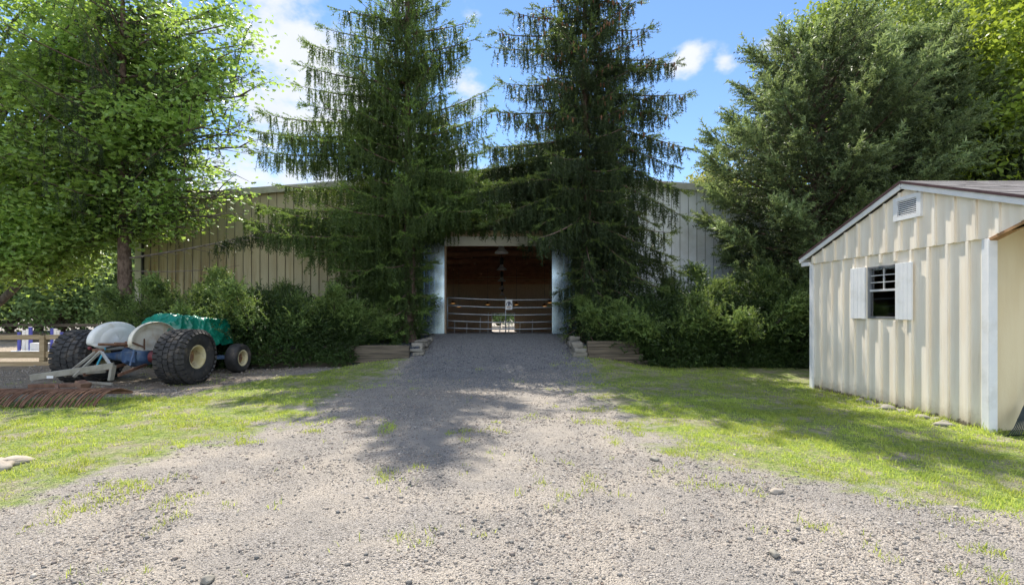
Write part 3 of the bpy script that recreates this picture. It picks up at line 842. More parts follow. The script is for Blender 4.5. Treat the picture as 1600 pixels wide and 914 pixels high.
# ------------------------------------------------------------------ dense white spruces on the right
def white_spruce(root, H, rad, mat, nb, dens, lean=0.0):
    tr = MB(); tr.tube([(0, 0, -.2), (0, 0, .6), (lean * .3, 0, H * .5), (lean, 0, H)], [.26, .2, .12, .02], 10); wood = tr; parts = []; old = []
    for i in range(nb):
        z = .3 + (H - .7) * ((i + .5) / nb) ** .95; az = i * 2.399 + random.uniform(-.3, .3)
        L = rad(z, az) * random.uniform(.7, 1.12) * (1 - .5 * max(0, math.sin(az)) - .25 * max(0, -math.sin(az)) * (z < 3.2))
        s = float(np.interp(z / H, [0, .4, .75, 1], [-.18, -.02, .3, 1.2])); c = float(np.interp(z / H, [0, .6, 1], [.2, .22, .1]))
        path = branch_path((lean * z / H, 0, z), az, L, s, c, 8)
        wood.tube(path, list(np.linspace(.05, .008, 8)), 5, False)
        n = int((20 + 36 * L) * dens)
        t = np.where(rng.random(n) < .72, 1 - .5 * rng.random(n) ** 1.5, rng.uniform(.15, 1, n))
        P = np.stack([np.interp(t, np.linspace(0, 1, 8), path[:, k]) for k in range(3)], 1)
        fwd = np.array([math.cos(az), math.sin(az), 0]); side = np.array([-math.sin(az), math.cos(az), 0])
        wd = .14 + .26 * L * (1.08 - t)
        u = np.clip(rng.normal(0, .55, n), -1.1, 1.1) * wd
        P = P + side * u[:, None] + fwd * (.2 * np.abs(u))[:, None]; P[:, 2] += rng.normal(-.05, .11, n)
        d = fwd * .9 + side * np.clip(u * 2.2, -1.1, 1.1)[:, None] + np.array([0, 0, .28]) + rng.normal(0, .42, (n, 3))
        sc = rng.uniform(.8, 1.75, n); o_ = (t > .78) & (rng.random(n) < .62)
        old.append(multi(WSHOOT, P[~o_], frames(d[~o_]), sc[~o_])); parts.append(multi(WBIG, P[o_], frames(d[o_]), rng.uniform(.6, 1.15, o_.sum())))
        # a leading shoot sticks out of every bough
        e = np.repeat(path[-1:], 4, 0); dd = np.repeat((fwd + np.array([0, 0, .55]))[None], 4, 0) + rng.normal(0, .3, (4, 3))
        parts.append(multi(WBIG, e, frames(dd), rng.uniform(1.0, 1.7, 4)))
    wood.build('trunk', M_bark, root, True)
    mesh_np('crown', *join(old), M_wshade, root); mesh_np('sunlit_shoots', *join(parts), mat, root)  # inner shoots get the shade-darkened colour, outer ones the sunlit one


WS_Y = 15.0
wx1 = wx(1268, WS_Y)
ws1 = thing('spruce_tree', 'dense grey green spruce rising behind the hedge left of the shed roof', 'tree', (wx1, WS_Y, .1), group='dense spruces behind the shed')
white_spruce(ws1, 9.5, lambda z, az: float(np.interp(z, [.3, 2, 4, 5.8, 7.2, 8.5, 9.5], [2.5, 2.9, 3.55, 3.8, 2.9, 1.6, .3])), M_wspruce, 190, 1.0, .4)
wx2 = wx(1440, 14.8)
ws2 = thing('spruce_tree', 'dense grey green spruce standing straight behind the shed ridge', 'tree', (wx2, 14.8, .1), group='dense spruces behind the shed')
white_spruce(ws2, 9.4, lambda z, az: float(np.interp(z, [.3, 2, 4, 5.5, 6.8, 8.2, 9.4], [2.6, 3.0, 3.3, 3.0, 2.1, 1.3, .3])), M_wspruce, 170, 1.0, -.2)
wx3 = wx(1580, 14.2)
ws3 = thing('spruce_tree', 'lower grey green spruce at the right edge behind the shed roof', 'tree', (wx3, 14.2, .1), group='dense spruces behind the shed')
white_spruce(ws3, 7.6, lambda z, az: float(np.interp(z, [.3, 2, 4, 5.5, 7, 7.6], [2.2, 2.5, 2.4, 1.9, .9, .3])), M_wspruce, 120, 1.0, .1)
for tpx, tpy, zs in [(1178, 62, 7.4), (1130, 142, 6.2), (1195, 82, 7.2)]:     # thin leaders on the left flank, against the sky
    pass


# ------------------------------------------------------------------ yews
def yew(root, rx_, ry_, h, nshoot, arms):
    st = MB()
    tips = []
    for i in range(arms):
        az = 2 * PI * i / arms + random.uniform(-.35, .35); k = random.uniform(.85, 1.5)
        e = Vector((math.cos(az) * rx_ * k, math.sin(az) * ry_ * k, h * random.uniform(.55, 1.1) * (1.45 - .5 * k)))
        st.tube([(0, 0, -.1), e * .35 + Vector((0, 0, .05)), e * .7, e], [.06, .045, .03, .01], 6, False); tips.append(e)
    st.build('stems', M_twig, root, True)
    parts = []; old = []
    # shell of the bush
    n = nshoot
    az = rng.uniform(0, 2 * PI, n); el = np.arcsin(rng.uniform(-.12, 1, n))
    k = (.80 + .36 * (fbm(az * 2.2, el * 3.2, 1.0, 3 + rx_) - .45)) * (1 - .24 * rng.random(n) ** 2)
    P = np.stack([np.cos(az) * np.cos(el) ** .6 * rx_ * k, np.sin(az) * np.cos(el) ** .6 * ry_ * k, np.maximum(.05, np.sin(el) * h * .84 * k + .08)], 1)
    d = P / np.array([rx_ ** 1.4, ry_ ** 1.4, h]) + np.array([0, 0, .35]) + rng.normal(0, .45, (n, 3))
    parts.append(multi(YSHOOT, P, frames(d), rng.uniform(.8, 1.5, n)))
    # feathered arms that rise out of it
    for e in tips:
        m = int(190 * e.length); t = 1 - .55 * rng.random(m) ** 1.2
        Q = np.array(e)[None] * t[:, None] + rng.normal(0, 1, (m, 3)) * (.36, .36, .16) * (1.15 - t)[:, None] * 1.9
        dirn = np.array(e / e.length)[None] + rng.normal(0, .5, (m, 3)); dirn[:, 2] -= .10; dirn[:, :2] *= 1.25
        o_ = (t > .58) & (rng.random(m) < .8); sc = rng.uniform(.8, 1.4, m)
        old.append(multi(YSHOOT, Q[~o_], frames(dirn[~o_]), sc[~o_])); parts.append(multi(YSHOOT, Q[o_], frames(dirn[o_]), sc[o_]))
    mesh_np('foliage', *join(parts[:1] + old), M_yewshade, root); mesh_np('sunlit_shoots', *join(parts[1:]), M_yew, root)  # shell and inner arms in the shade colour, arm tips in the sunlit one


yl = thing('yew_shrub', 'spreading yew with a long arm reaching up beside the stained barn corner', 'shrub', (wx(322, 13.5), 13.5, .0), group='yews left of the door')
yew(yl, 1.75, 1.3, 2.45, 4200, 8)
yl2 = thing('yew_shrub', 'tall feathery yew lit on top between the tractor and the left door spruce', 'shrub', (wx(425, 13.7), 13.7, .1), group='yews left of the door')
yew(yl2, 1.9, 1.3, 2.75, 4800, 9)
yl3 = copy_tree(yl2); yl3.location = (wx(520, 13.9), 13.9, .15); yl3.rotation_euler = (0, 0, 2.1); yl3.scale = (.8, .8, .78)
tag(yl3, 'shaded yew under the low boughs of the left door spruce')
yl4 = copy_tree(yl); yl4.location = (wx(235, 14.3), 14.3, .1); yl4.rotation_euler = (0, 0, 2.6); yl4.scale = (.8, .8, .72)
tag(yl4, 'low dark yew at the foot of the bare spruce trunk behind the tractor')

yr = thing('yew_shrub', 'deep green yew against the right end of the timber edging', 'shrub', (wx(1045, 13.9), 13.9, .0), group='yew hedge right of the door')
yew(yr, 1.7, 1.15, 2.6, 5000, 9)
yr2 = thing('yew_shrub', 'tallest hedge yew with bright yellow green tips under the white barn wall', 'shrub', (wx(1150, 13.9), 13.9, .0), group='yew hedge right of the door')
yew(yr2, 1.75, 1.2, 3.05, 5600, 10)
yr3 = copy_tree(yr); yr3.location = (wx(1232, 13.8), 13.8, .0); yr3.rotation_euler = (0, 0, 2.4); yr3.scale = (1.0, 1.0, 1.08)
tag(yr3, 'hedge yew tucked behind the far left corner of the shed')
yr4 = copy_tree(yr2); yr4.location = (wx(1320, 14.0), 14.0, .0); yr4.rotation_euler = (0, 0, 1.2); yr4.scale = (1, 1, .8)
tag(yr4, 'hedge yew almost hidden behind the shed wall')
yr5 = copy_tree(yr); yr5.location = (wx(978, 14.3), 14.3, .1); yr5.rotation_euler = (0, 0, .9); yr5.scale = (.75, .75, .8)
tag(yr5, 'yew in the shade under the right door spruce')


# ------------------------------------------------------------------ maple on the left
mx0, my0 = -17.9, 15.6
mp_root = thing('maple_tree', 'broad sunlit maple spreading over the tractor and the left barn end', 'tree', (mx0, my0, -.1))
limbs = MB()
limbs.tube([(0, 0, -.2), (.05, 0, .8), (.1, 0, 1.6), (.2, .1, 3.2), (.1, .2, 6), (.3, .1, 9), (.4, 0, 12)], [.42, .34, .31, .26, .2, .12, .03], 12)
leafP = []; leafD = []
mg = np.random.default_rng(21)


def limb(p0, p1, r0, sag=.1, sub=9):
    p0, p1 = Vector(p0), Vector(p1); L = (p1 - p0).length
    pts = [p0.lerp(p1, t) + Vector((0, 0, sag * L * math.sin(PI * t))) for t in np.linspace(0, 1, 8)]
    limbs.tube(pts, list(np.linspace(r0, .018, 8)), 7, False)
    for k in range(sub):
        t = mg.uniform(.3, 1.0); b = p0.lerp(p1, t) + Vector((0, 0, sag * L * math.sin(PI * t)))
        dv = (p1 - p0).normalized() + Vector(mg.normal(0, .75, 3)); dv.z = dv.z * .5 + .05; dv.normalize()
        l2 = mg.uniform(.7, 1.9) * (1.15 - .4 * t); e = b + dv * l2
        limbs.tube([b, b.lerp(e, .5) + Vector((0, 0, .06)), e], [.025, .014, .005], 5, False)
        # flat layered sprays of leaves along every branchlet
        m = int(l2 * 92); tt = mg.uniform(.15, 1.1, m)
        Q = np.array(b)[None] + np.array(e - b)[None] * tt[:, None] + mg.normal(0, 1, (m, 3)) * (.34, .34, .18)
        leafP.append(Q)


# limbs: (start height, end point in the tree's own space)
LM = []
for q in [(385, 150, 15.0), (380, 70, 15.2), (388, 230, 15.0), (372, 300, 14.6), (330, 20, 15.5), (345, 340, 14.4), (290, 355, 14.4), (300, 110, 14.4), (320, 200, 14.0), (300, 280, 14.2),
          (240, 60, 14.2), (250, 170, 13.8), (230, 250, 13.9), (215, 330, 14.0), (170, 20, 14.5), (160, 130, 13.6), (150, 230, 13.8), (140, 320, 13.8), (95, 70, 14.0), (80, 180, 13.4), (70, 280, 13.6), (75, 360, 14.4),
          (20, 30, 14.4), (10, 130, 13.4), (10, 240, 13.4), (20, 330, 13.9), (260, -60, 15.5), (150, -70, 15), (30, -80, 15), (-60, 60, 14), (-70, 200, 13.6), (-60, 320, 13.8), (350, 260, 15.8), (280, 20, 16.2), (200, 110, 16), (100, 130, 16.4), (180, 290, 16.2), (60, 330, 16.5), (345, 115, 16.2),
          (310, 330, 14.2), (260, 320, 14.1), (200, 365, 14.3), (130, 370, 14.6), (40, 385, 14.6), (330, 150, 14.6), (120, 30, 13.8), (350, 40, 15.0), (55, 400, 14.2), (105, 392, 14.2), (20, 418, 14.0), (150, 378, 14.3), (-20, 400, 14.0), (90, 420, 15.0), (340, 310, 14.2), (365, 210, 14.8), (375, 120, 15.0), (355, 180, 15.2)]:
    X, Z = wx(q[0], q[2]), wz(q[1], q[2])
    LM.append((X - mx0, q[2] - my0, Z + .1))
for e in LM:
    zs = max(1.7, min(10, e[2] * .62 + .3)); d = math.hypot(e[0], e[1])
    st_ = (.15, .1, zs)
    # limbs leave the trunk or an older limb part-way out
    k = mg.uniform(.0, .25); p0 = Vector(st_).lerp(Vector(e), k) + Vector((0, 0, .1))
    limb(p0, e, .035 + .009 * d, .07, int(7 + d * 1.15))
limbs.tube([Vector((.05, 0, 1.15)), Vector((wx(0, 14.6) - mx0, -1.0, wz(472, 14.6) + .1)), Vector((wx(45, 14.6) - mx0, -1.0, wz(430, 14.6) + .1)), Vector((wx(75, 14.6) - mx0, -1.0, wz(385, 14.6) + .1)), Vector((wx(110, 14.6) - mx0, -1.0, wz(300, 14.6) + .1))], [.16, .115, .1, .085, .04], 9)
limbs.build('trunk', M_mbark, mp_root, True)
P = np.concatenate(leafP)
Wx, Wy, Wz = P[:, 0] + mx0, P[:, 1] + my0, P[:, 2]
k_ = Wz / math.tan(SUN_EL); Lx = Wx - math.sin(SUN_AZ) * k_; Ly = Wy - math.cos(SUN_AZ) * k_
sun_gap = (np.exp(-((Lx + 7.0) / 1.8) ** 2 - ((Ly - 11) / 2.0) ** 2) > .28)  # leaves thinned where their shadow would land on tractor and yews
P = P[(mg.random(len(P)) < .78) & ~(sun_gap & (mg.random(len(P)) < .75)) & ~((Lx > -11) & (Lx < -3.5) & (Ly > 10.3) & (Ly < 13.5) & (mg.random(len(P)) < .35))]; n = len(P)
d = mg.normal(0, 1, (n, 3)); d[:, 2] = d[:, 2] * .35 - .35
nrm = np.stack([mg.normal(0, .85, n), mg.normal(0, .85, n), np.ones(n)], 1)
rngs = frames(d, nrm)
mesh_np('crown', *multi(MLEAF, P, rngs, mg.uniform(.12, .20, n)), M_maple, mp_root)
n_maple = n


# ------------------------------------------------------------------ trees farther off
def bg_mesh(seed, H, R_, nb, per, size, flat=.75):
    """clumped crown: several leaf masses on limbs, with gaps between"""
    g = np.random.default_rng(seed)
    tr = MB(); tr.tube([(0, 0, -.3), (.1, 0, H * .2), (0, .1, H * .5), (.1, 0, H * .92)], [H * .028, H * .022, H * .014, .03], 9)
    parts = []
    for i in range(nb):
        u = (i + .5) / nb; z = H * (.22 + .76 * u); rr = R_ * math.sin(PI * (.18 + .76 * u)) ** .7
        az = i * 2.4 + g.uniform(-.4, .4); k = g.uniform(.35, .95)
        c = np.array([math.cos(az) * rr * k, math.sin(az) * rr * k, z + g.normal(0, .3)])
        br = R_ * g.uniform(.26, .42)
        tr.tube([(0, 0, max(.5, z - rr * .5)), tuple(c * (.6, .6, 1) - (0, 0, .2)), tuple(c)], [.09, .05, .015], 5, False)
        m = per; q = g.normal(size=(m, 3)); q /= np.linalg.norm(q, axis=1, keepdims=True)
        q *= (g.random(m) ** .45)[:, None] * br * (1 + .25 * np.sin(q[:, :1] * 7 + q[:, 1:2] * 5)); q[:, 2] *= flat
        dd = g.normal(size=(m, 3))
        k_ = g.integers(0, len(CLUMP), m); Rm = frames(dd)
        parts += [scatter(CLUMP[j], c + q[k_ == j], Rm[k_ == j], g.uniform(.7, 1.3, (k_ == j).sum()) * size) for j in range(len(CLUMP))]
    return tr, join(parts)


def bg_tree(name, label, loc, seed, H, R_, nb, per, size, mat, group=None, rz=0.0):
    root = thing(name, label, 'tree', loc, rz, group)
    tr, cr = bg_mesh(seed, H, R_, nb, per, size)
    tr.build('trunk', M_mbark, root, True); mesh_np('crown', *cr, mat, root)
    return root


def again(src, label, loc, rz, sc, group=None):
    c = copy_tree(src); c.location = loc; c.rotation_euler = (0, 0, rz); c.scale = sc
    tag(c, label, group=group); return c


GB = 'trees beyond the sand arena'
gA = bg_tree('broadleaf_tree', 'light green tree beyond the striped jump with low sunlit boughs', (wx(95, 27), 27, -.3), 31, 6.6, 3.9, 34, 90, 1.15, M_dec3, GB)
gB = bg_tree('broadleaf_tree', 'blue green tree behind the barn corner left of the bare spruce trunk', (wx(165, 31), 31, -.3), 32, 9.5, 4.6, 40, 90, 1.3, M_dec3, GB)
again(gA, 'pale tree at the left edge beyond the wooden rail', (wx(15, 30), 30, -.3), 1.9, (1.15, 1.15, 1.05), GB)
again(gB, 'tall tree behind the maple crown near the left edge', (wx(-60, 36), 36, -.4), 2.7, (1.3, 1.3, 1.35), GB)
again(gB, 'tall tree far behind the striped jump', (wx(60, 42), 42, -.4), .8, (1.3, 1.3, 1.2), GB)
again(gB, 'tree beyond the arena close to the barn side wall', (wx(195, 44), 44, -.4), 4.1, (1.0, 1.0, 1.0), GB)
again(gA, 'small tree beyond the arena at the foot of taller ones', (wx(130, 38), 38, -.4), 3.3, (1.1, 1.1, 1.0), GB)
again(gB, 'wide tree out past the left side of the arena', (-40, 30, -.3), 1.1, (1.3, 1.3, 1.1), GB)

GR = 'trees behind the barn on the right'
gC = bg_tree('broadleaf_tree', 'olive tree over the right barn roof beside the dense spruce', (wx(1118, 36), 36, -.8), 41, 12.8, 4.6, 44, 100, 1.35, M_dec2, GR)
again(gC, 'low olive tree just above the right end of the barn roof', (wx(1062, 42), 42, -.9), 2.0, (.85, .85, .88), GR)
gD = bg_tree('broadleaf_tree', 'tall deep green tree above the left dense spruce', (wx(1330, 22), 22, -.4), 42, 16.5, 5.2, 52, 120, 1.1, M_dec1, GR)
again(gD, 'tall deep green tree above the right dense spruce', (wx(1480, 23), 23, -.4), 2.4, (1.05, 1.05, 1.1), GR)
again(gD, 'tall deep green tree at the right edge behind the shed', (wx(1640, 21), 21, -.4), 4.4, (1.0, 1.0, 1.1), GR)
gE = bg_tree('broadleaf_tree', 'bright yellow green tree leaning over the shed at the top right corner', (wx(1640, 13), 13.0, -.1), 43, 12.0, 2.7, 30, 110, .8, M_bright, GR)
again(gC, 'olive tree lower down behind the dense spruce', (wx(1190, 30), 30, -.7), 3.6, (.8, .8, .72), GR)

GF = 'trees seen through the far barn door'
again(gA, 'green tree seen through the far barn doorway', (-.5, 80, -2.0), .6, (1.3, 1.3, 1.3), GF)
again(gB, 'tree beyond the barn hidden by its roof', (-9, 92, -2.0), .2, (1.2, 1.2, 1.0), GF)
again(gB, 'another tree beyond the barn hidden by its roof', (8, 90, -2.0), 2.2, (1.2, 1.2, 1.0), GF)


# ------------------------------------------------------------------ barn
barn = thing('riding_barn', 'long low pitched metal riding barn with wide open doorway behind two spruces', 'barn', (0, 0, 0))
PEAK_X, PEAK_Z, EAVE_Z = -.1, wz(268, BARN_Y), wz(313, BARN_Y)
DX0, DX1 = wx(697, BARN_Y), wx(865, BARN_Y)
HEAD_Z = wz(385, BARN_Y)


def roof_z(x):
    return PEAK_Z - (PEAK_Z - EAVE_Z) * abs(x - PEAK_X) / (BARN_X1 - PEAK_X)


fw = MB()
prof = []
x = BARN_X0
while x < BARN_X1 - .01:
    for dx, dy in ((0, 0), (.128, 0), (.14, -.04), (.172, -.04), (.184, 0)):
        prof.append((x + dx, dy))
    x += .305
prof.append((BARN_X1, 0))
xsb = sorted(set([p[0] for p in prof] + [DX0 - .05, DX1 + .05]))
pd = {p[0]: p[1] for p in prof}
pv = [(xx, float(np.interp(xx, [p[0] for p in prof], [p[1] for p in prof]))) for xx in xsb if xx <= BARN_X1]
for (xa, ya), (xb, yb) in zip(pv[:-1], pv[1:]):
    mid = (xa + xb) / 2
    z0a = z0b = 0.3
    if DX0 - .05 < mid < DX1 + .05: z0a = z0b = wz(357, BARN_Y) - .02
    fw.poly([(xa, BARN_Y + ya, z0a), (xb, BARN_Y + yb, z0b), (xb, BARN_Y + yb, roof_z(xb) - .02), (xa, BARN_Y + ya, roof_z(xa) - .02)], [(0, 1, 2, 3)])
fw.build('front_wall', M_siding, barn, solid=.004)
for xw in (BARN_X0, BARN_X1):
    sw = MB(); sw.box(xw - .03, xw + .03, BARN_Y + .05, BARN_END - .05, -1.6, EAVE_Z - 1.15); sw.build('side_wall', M_siding, barn)  # walls stop short of the eaves; gap added to let daylight into the hall
bw = MB()
FDX0, FDX1, FDZ = wx(769, BARN_END), wx(803.5, BARN_END), wz(490, BARN_END)
bw.box(BARN_X0, FDX0, BARN_END - .03, BARN_END + .03, -1.6, EAVE_Z); bw.box(FDX1, BARN_X1, BARN_END - .03, BARN_END + .03, -1.6, EAVE_Z)
bw.box(FDX0, FDX1, BARN_END - .03, BARN_END + .03, FDZ, EAVE_Z)
bw.poly([(BARN_X0, BARN_END, EAVE_Z), (BARN_X1, BARN_END, EAVE_Z), (PEAK_X, BARN_END, PEAK_Z)], [(0, 1, 2)])
bw.build('rear_wall', M_kick, barn)
rf = MB()
for xe in (BARN_X0 - .25, BARN_X1 + .25):
    ze = roof_z(xe)
    rf.poly([(xe, BARN_Y - .22, ze + .03), (PEAK_X, BARN_Y - .22, PEAK_Z + .03), (PEAK_X, BARN_END + .2, PEAK_Z + .03), (xe, BARN_END + .2, ze + .03)], [(0, 1, 2, 3)])
rf.build('roof', M_roofmetal, barn, solid=.05)
tr_ = MB()
for xe in (BARN_X0 - .25, BARN_X1 + .25):
    ze = roof_z(xe)
    tr_.bar((xe, BARN_Y - .215, ze - .09), (PEAK_X, BARN_Y - .215, PEAK_Z - .09), .03, .19)
tr_.build('rake_trim', M_trim, barn)
ct = MB(); ct.box(BARN_X0 - .06, BARN_X0 + .16, BARN_Y - .06, BARN_Y - .028, .2, EAVE_Z - .1); ct.build('corner_trim', M_header, barn)
gt = MB(); gt.tube([(BARN_X0 + .24, BARN_Y - .07, EAVE_Z - .2), (BARN_X0 + .24, BARN_Y - .07, .3)], .04, 8); gt.build('downspout', M_black, barn)
hb = MB(); hb.box(DX0 - .05, DX1 + .05, BARN_Y - .03, BARN_Y + .03, wz(369.6, BARN_Y), wz(361, BARN_Y)); hb.build('header_board', M_headwood, barn)
hm = MB(); hm.box(DX0 - .05, DX1 + .05, BARN_Y - .07, BARN_Y - .035, HEAD_Z, wz(370, BARN_Y)); hm.box(DX0 - .05, DX1 + .05, BARN_Y - .085, BARN_Y - .0705, HEAD_Z, HEAD_Z + .04); hm.build('header_beam', M_header, barn, bevel=.004)
tk = MB(); tk.box(DX0 - 3.2, DX1 + 3.2, BARN_Y - .2, BARN_Y - .09, wz(361, BARN_Y), wz(355.5, BARN_Y)); tk.build('door_track', M_black, barn)
for xa, xb in ((DX0 - .05, DX0 - .002), (DX1 + .002, DX1 + .05)):
    jb = MB(); jb.box(xa, xb, BARN_Y - .01, BARN_Y + .22, .6, HEAD_Z + .1); jb.build('door_jamb', M_headwood, barn)
DZ0, DZ1 = wz(521.5, BARN_Y - .12), wz(357.5, BARN_Y - .12)
for (xa, xb, edge) in ((wx(655, BARN_Y - .12), wx(694.5, BARN_Y - .12), 1), (wx(862.5, BARN_Y - .12), wx(912, BARN_Y - .12), -1)):
    dm = MB()
    nn = 5; ww = (xb - xa) / nn
    for k in range(nn):
        u0 = xa + k * ww
        dm.poly([(u0, BARN_Y - .10, DZ0), (u0 + ww * .78, BARN_Y - .10, DZ0), (u0 + ww * .84, BARN_Y - .125, DZ0), (u0 + ww * .94, BARN_Y - .125, DZ0), (u0 + ww, BARN_Y - .10, DZ0),
                 (u0, BARN_Y - .10, DZ1), (u0 + ww * .78, BARN_Y - .10, DZ1), (u0 + ww * .84, BARN_Y - .125, DZ1), (u0 + ww * .94, BARN_Y - .125, DZ1), (u0 + ww, BARN_Y - .10, DZ1)],
                [(0, 1, 6, 5), (1, 2, 7, 6), (2, 3, 8, 7), (3, 4, 9, 8)])
    d_o = dm.build('sliding_door', M_galv, barn, solid=.003)
    fm = MB()
    xe = xb if edge > 0 else xa
    fm.box(xe - .24 * (edge > 0), xe + .24 * (edge < 0), BARN_Y - .15, BARN_Y - .128, DZ0, DZ1)
    if edge > 0: fm.box(xa + .3, xe - .242, BARN_Y - .15, BARN_Y - .128, DZ0, DZ0 + .17)
    else: fm.box(xe + .242, xb - .35, BARN_Y - .15, BARN_Y - .128, DZ0, DZ0 + .17)
    fm.build('door_frame', M_galv, d_o, bevel=.003)

# inside: boarded ceiling, rafters, purlins, posts and kick wall
cl = MB()
for xe in (BARN_X0 + .04, BARN_X1 - .04):
    ze = roof_z(xe) - .12
    cl.poly([(xe, BARN_Y + .05, ze), (PEAK_X, BARN_Y + .05, PEAK_Z - .12), (PEAK_X, BARN_END - .05, PEAK_Z - .12), (xe, BARN_END - .05, ze)], [(0, 1, 2, 3)])
cl.build('ceiling', M_ceiling, barn, solid=.02)
for k in range(10):
    y = BARN_Y + 3.0 + 4.5 * k
    if y > BARN_END - 1: break
    r_ = MB()
    for xe in (BARN_X0 + .1, BARN_X1 - .1):
        ze = roof_z(xe) - .35
        r_.bar((xe, y, ze), (PEAK_X, y, PEAK_Z - .35), .16, .42)
    r_.bar((BARN_X0 + .3, y, EAVE_Z - .55), (BARN_X1 - .3, y, EAVE_Z - .55), .12, .2)
    r_.build('rafter', M_darkwood, barn)
    for xs_ in (BARN_X0 + .2, BARN_X1 - .2):
        p_ = MB(); p_.box(xs_ - .12, xs_ + .12, y - .12, y + .12, -1.5, EAVE_Z - .35); p_.build('post', M_darkwood, barn)
pu = MB()
for f_ in (-.8, -.6, -.4, -.2, .2, .4, .6, .8):
    xx = PEAK_X + f_ * 13; pu.box(xx - .07, xx + .07, BARN_Y + .1, BARN_END - .2, roof_z(xx) - .3, roof_z(xx) - .14)
pu.build('purlins', M_darkwood, barn)
for xa in (BARN_X0 + .35, BARN_X1 - .39):
    kw = MB(); kw.box(xa, xa + .04, BARN_Y + .3, BARN_END - .1, -1.4, 1.9); kw.build('kick_wall', M_kick, barn)
fdf = MB()
fdf.box(FDX0 - .12, FDX0, BARN_END - .08, BARN_END - .032, -1.4, FDZ + .12); fdf.box(FDX1, FDX1 + .12, BARN_END - .08, BARN_END - .032, -1.4, FDZ + .12); fdf.box(FDX0, FDX1, BARN_END - .08, BARN_END - .032, FDZ, FDZ + .12)
fdf.build('rear_door_frame', M_whitepaint, barn)

# hanging lamps down the ridge
for k, (Y, py) in enumerate(((20, 396), (28, 422), (36, 439.6), (44, 451.8), (52, 460.9))):
    z = wz(py, Y); X = wx(783.5 + .3 * k, Y)
    word = ['nearest the doorway', 'second from the doorway', 'third and middle in the row', 'fourth from the doorway', 'farthest from the doorway'][k]
    lp_ = thing('hanging_lamp', 'round metal arena lamp hanging under the ridge, ' + word, 'lamp', (X, Y, z), 0, 'lamps in a row under the barn ridge')
    a_ = MB(); a_.lathe_z([(.04, .34), (.1, .32), (.14, .2), (.28, .06), (.30, .0), (.285, .0), (.26, .05), (.12, .18), (.02, .2)], 20); a_.build('reflector', M_lampmetal, lp_, True)
    b_ = MB(); b_.lathe_z([(.0, .75), (.1, .74), (.12, .5), (.1, .33), (.0, .33)], 14); b_.build('ballast', M_black, lp_)
    rod = MB(); rod.tube([(0, 0, .7), (0, 0, PEAK_Z - .5 - z)], .015, 6); rod.build('rod', M_black, lp_)
# small warm lamps along the far sides of the hall
for k, (px, py, word) in enumerate(((708, 473.5, 'far left, higher one of the pair'), (717, 479, 'far left, lower one of the pair'), (762, 475.5, 'left of the far door'), (807, 475.5, 'right of the far door'), (859, 472.5, 'far right, higher one of the pair'), (851, 478, 'far right, lower one of the pair'))):
    Y = 40.0; X, z = wx(px, Y), wz(py, Y)
    lp_ = thing('shaded_lamp', 'small glowing amber lamp deep in the barn, ' + word, 'lamp', (X, Y, z), 0, 'amber lamps deep in the barn')
    a_ = MB(); a_.lathe_z([(.02, .2), (.06, .18), (.22, .02), (.24, -.02)], 14); a_.build('shade', M_rust, lp_, True, solid=.006)
    b_ = MB(); b_.lathe_z([(.0, .06), (.17, .02), (.17, -.03), (.0, -.05)], 12); b_.build('bulb', M_warm, lp_)
    c_ = MB(); c_.tube([(0, 0, .18), (0, 0, roof_z(X) - .45 - z)], .012, 5); c_.build('rod', M_black, lp_)
# white stakes standing in the hall
for k, (px, y0, y1) in enumerate(((710, 500, 521), (729, 504, 521), (750, 496, 520), (762.5, 488, 520), (781, 500, 519), (795, 502, 517), (812, 504, 517), (831.5, 499, 517))):
    Y = 22.0; X = wx(px, Y); z0 = gz(X, Y)
    s_ = MB(); s_.tube([(0, 0, -.05), (0, 0, wz(y1, Y) - z0 + .05), (.02, 0, wz(y0, Y) - z0)], .022, 7)
    o = s_.build('arena_stake', M_whitepaint, None, loc=(X, Y, z0))
    tag(o, 'thin white stake standing inside the barn behind the gate, number %s from the left doorpost' % ('one two three four five six seven eight'.split()[k]), 'stake', 'white stakes behind the gate')
    o['label'] = ['short white stake just inside the left doorpost behind the gate', 'white stake second in from the left doorpost, shorter than the third', 'leaning white stake third in from the left doorpost', 'tallest white stake, left of the bright far door', 'white stake in front of the bright far door, left of the sign', 'white stake in front of the far door below the sign', 'white stake just right of the bright far door', 'white stake nearest the right doorpost'][k]

# tube gate across the doorway with its sign
GYt = BARN_Y + .34
gx0, gx1 = wx(699, GYt), wx(864, GYt)
gate = thing('tube_gate', 'grey tubular steel farm gate with five slightly sagging rails across the barn doorway', 'gate', (0, GYt, 0))
for ya, yb in ((465, 468), (477, 480), (489.5, 491), (501, 502.5), (512, 513)):
    za, zb_ = wz(ya, GYt), wz(yb, GYt)
    g_ = MB(); g_.tube([(gx0 + (gx1 - gx0) * t, 0, za + (zb_ - za) * t - .045 * math.sin(PI * t)) for t in np.linspace(0, 1, 14)], .024, 8); g_.build('rail', M_steel, gate, True)
for px in (699.3, 790, 863.6):
    X = wx(px, GYt)
    g_ = MB(); g_.tube([(X, .002, wz(514 if px != 790 else 521, GYt)), (X, .002, wz(464.5 if px < 850 else 467, GYt))], .02, 8); g_.build('upright', M_steel, gate, True)
for zz in (1.05, 1.95): hg = MB(); hg.box(gx0 - .08, gx0 - .018, -.03, .03, zz - .04, zz + .04); hg.build('hinge', M_black, gate)
lt = MB(); lt.box(gx1 + .0, gx1 + .09, -.035, .035, 1.5, 1.62); lt.build('latch', M_whitepaint, gate)
sx0, sx1, sz0, sz1 = wx(789.8, GYt), wx(800.5, GYt), wz(484, GYt), wz(468, GYt)
sign = thing('gate_sign', 'small white sign with dark horse head arch emblem hung on the gate', 'sign', (sx0, GYt - .045, sz0))
W_, H_ = sx1 - sx0, sz1 - sz0
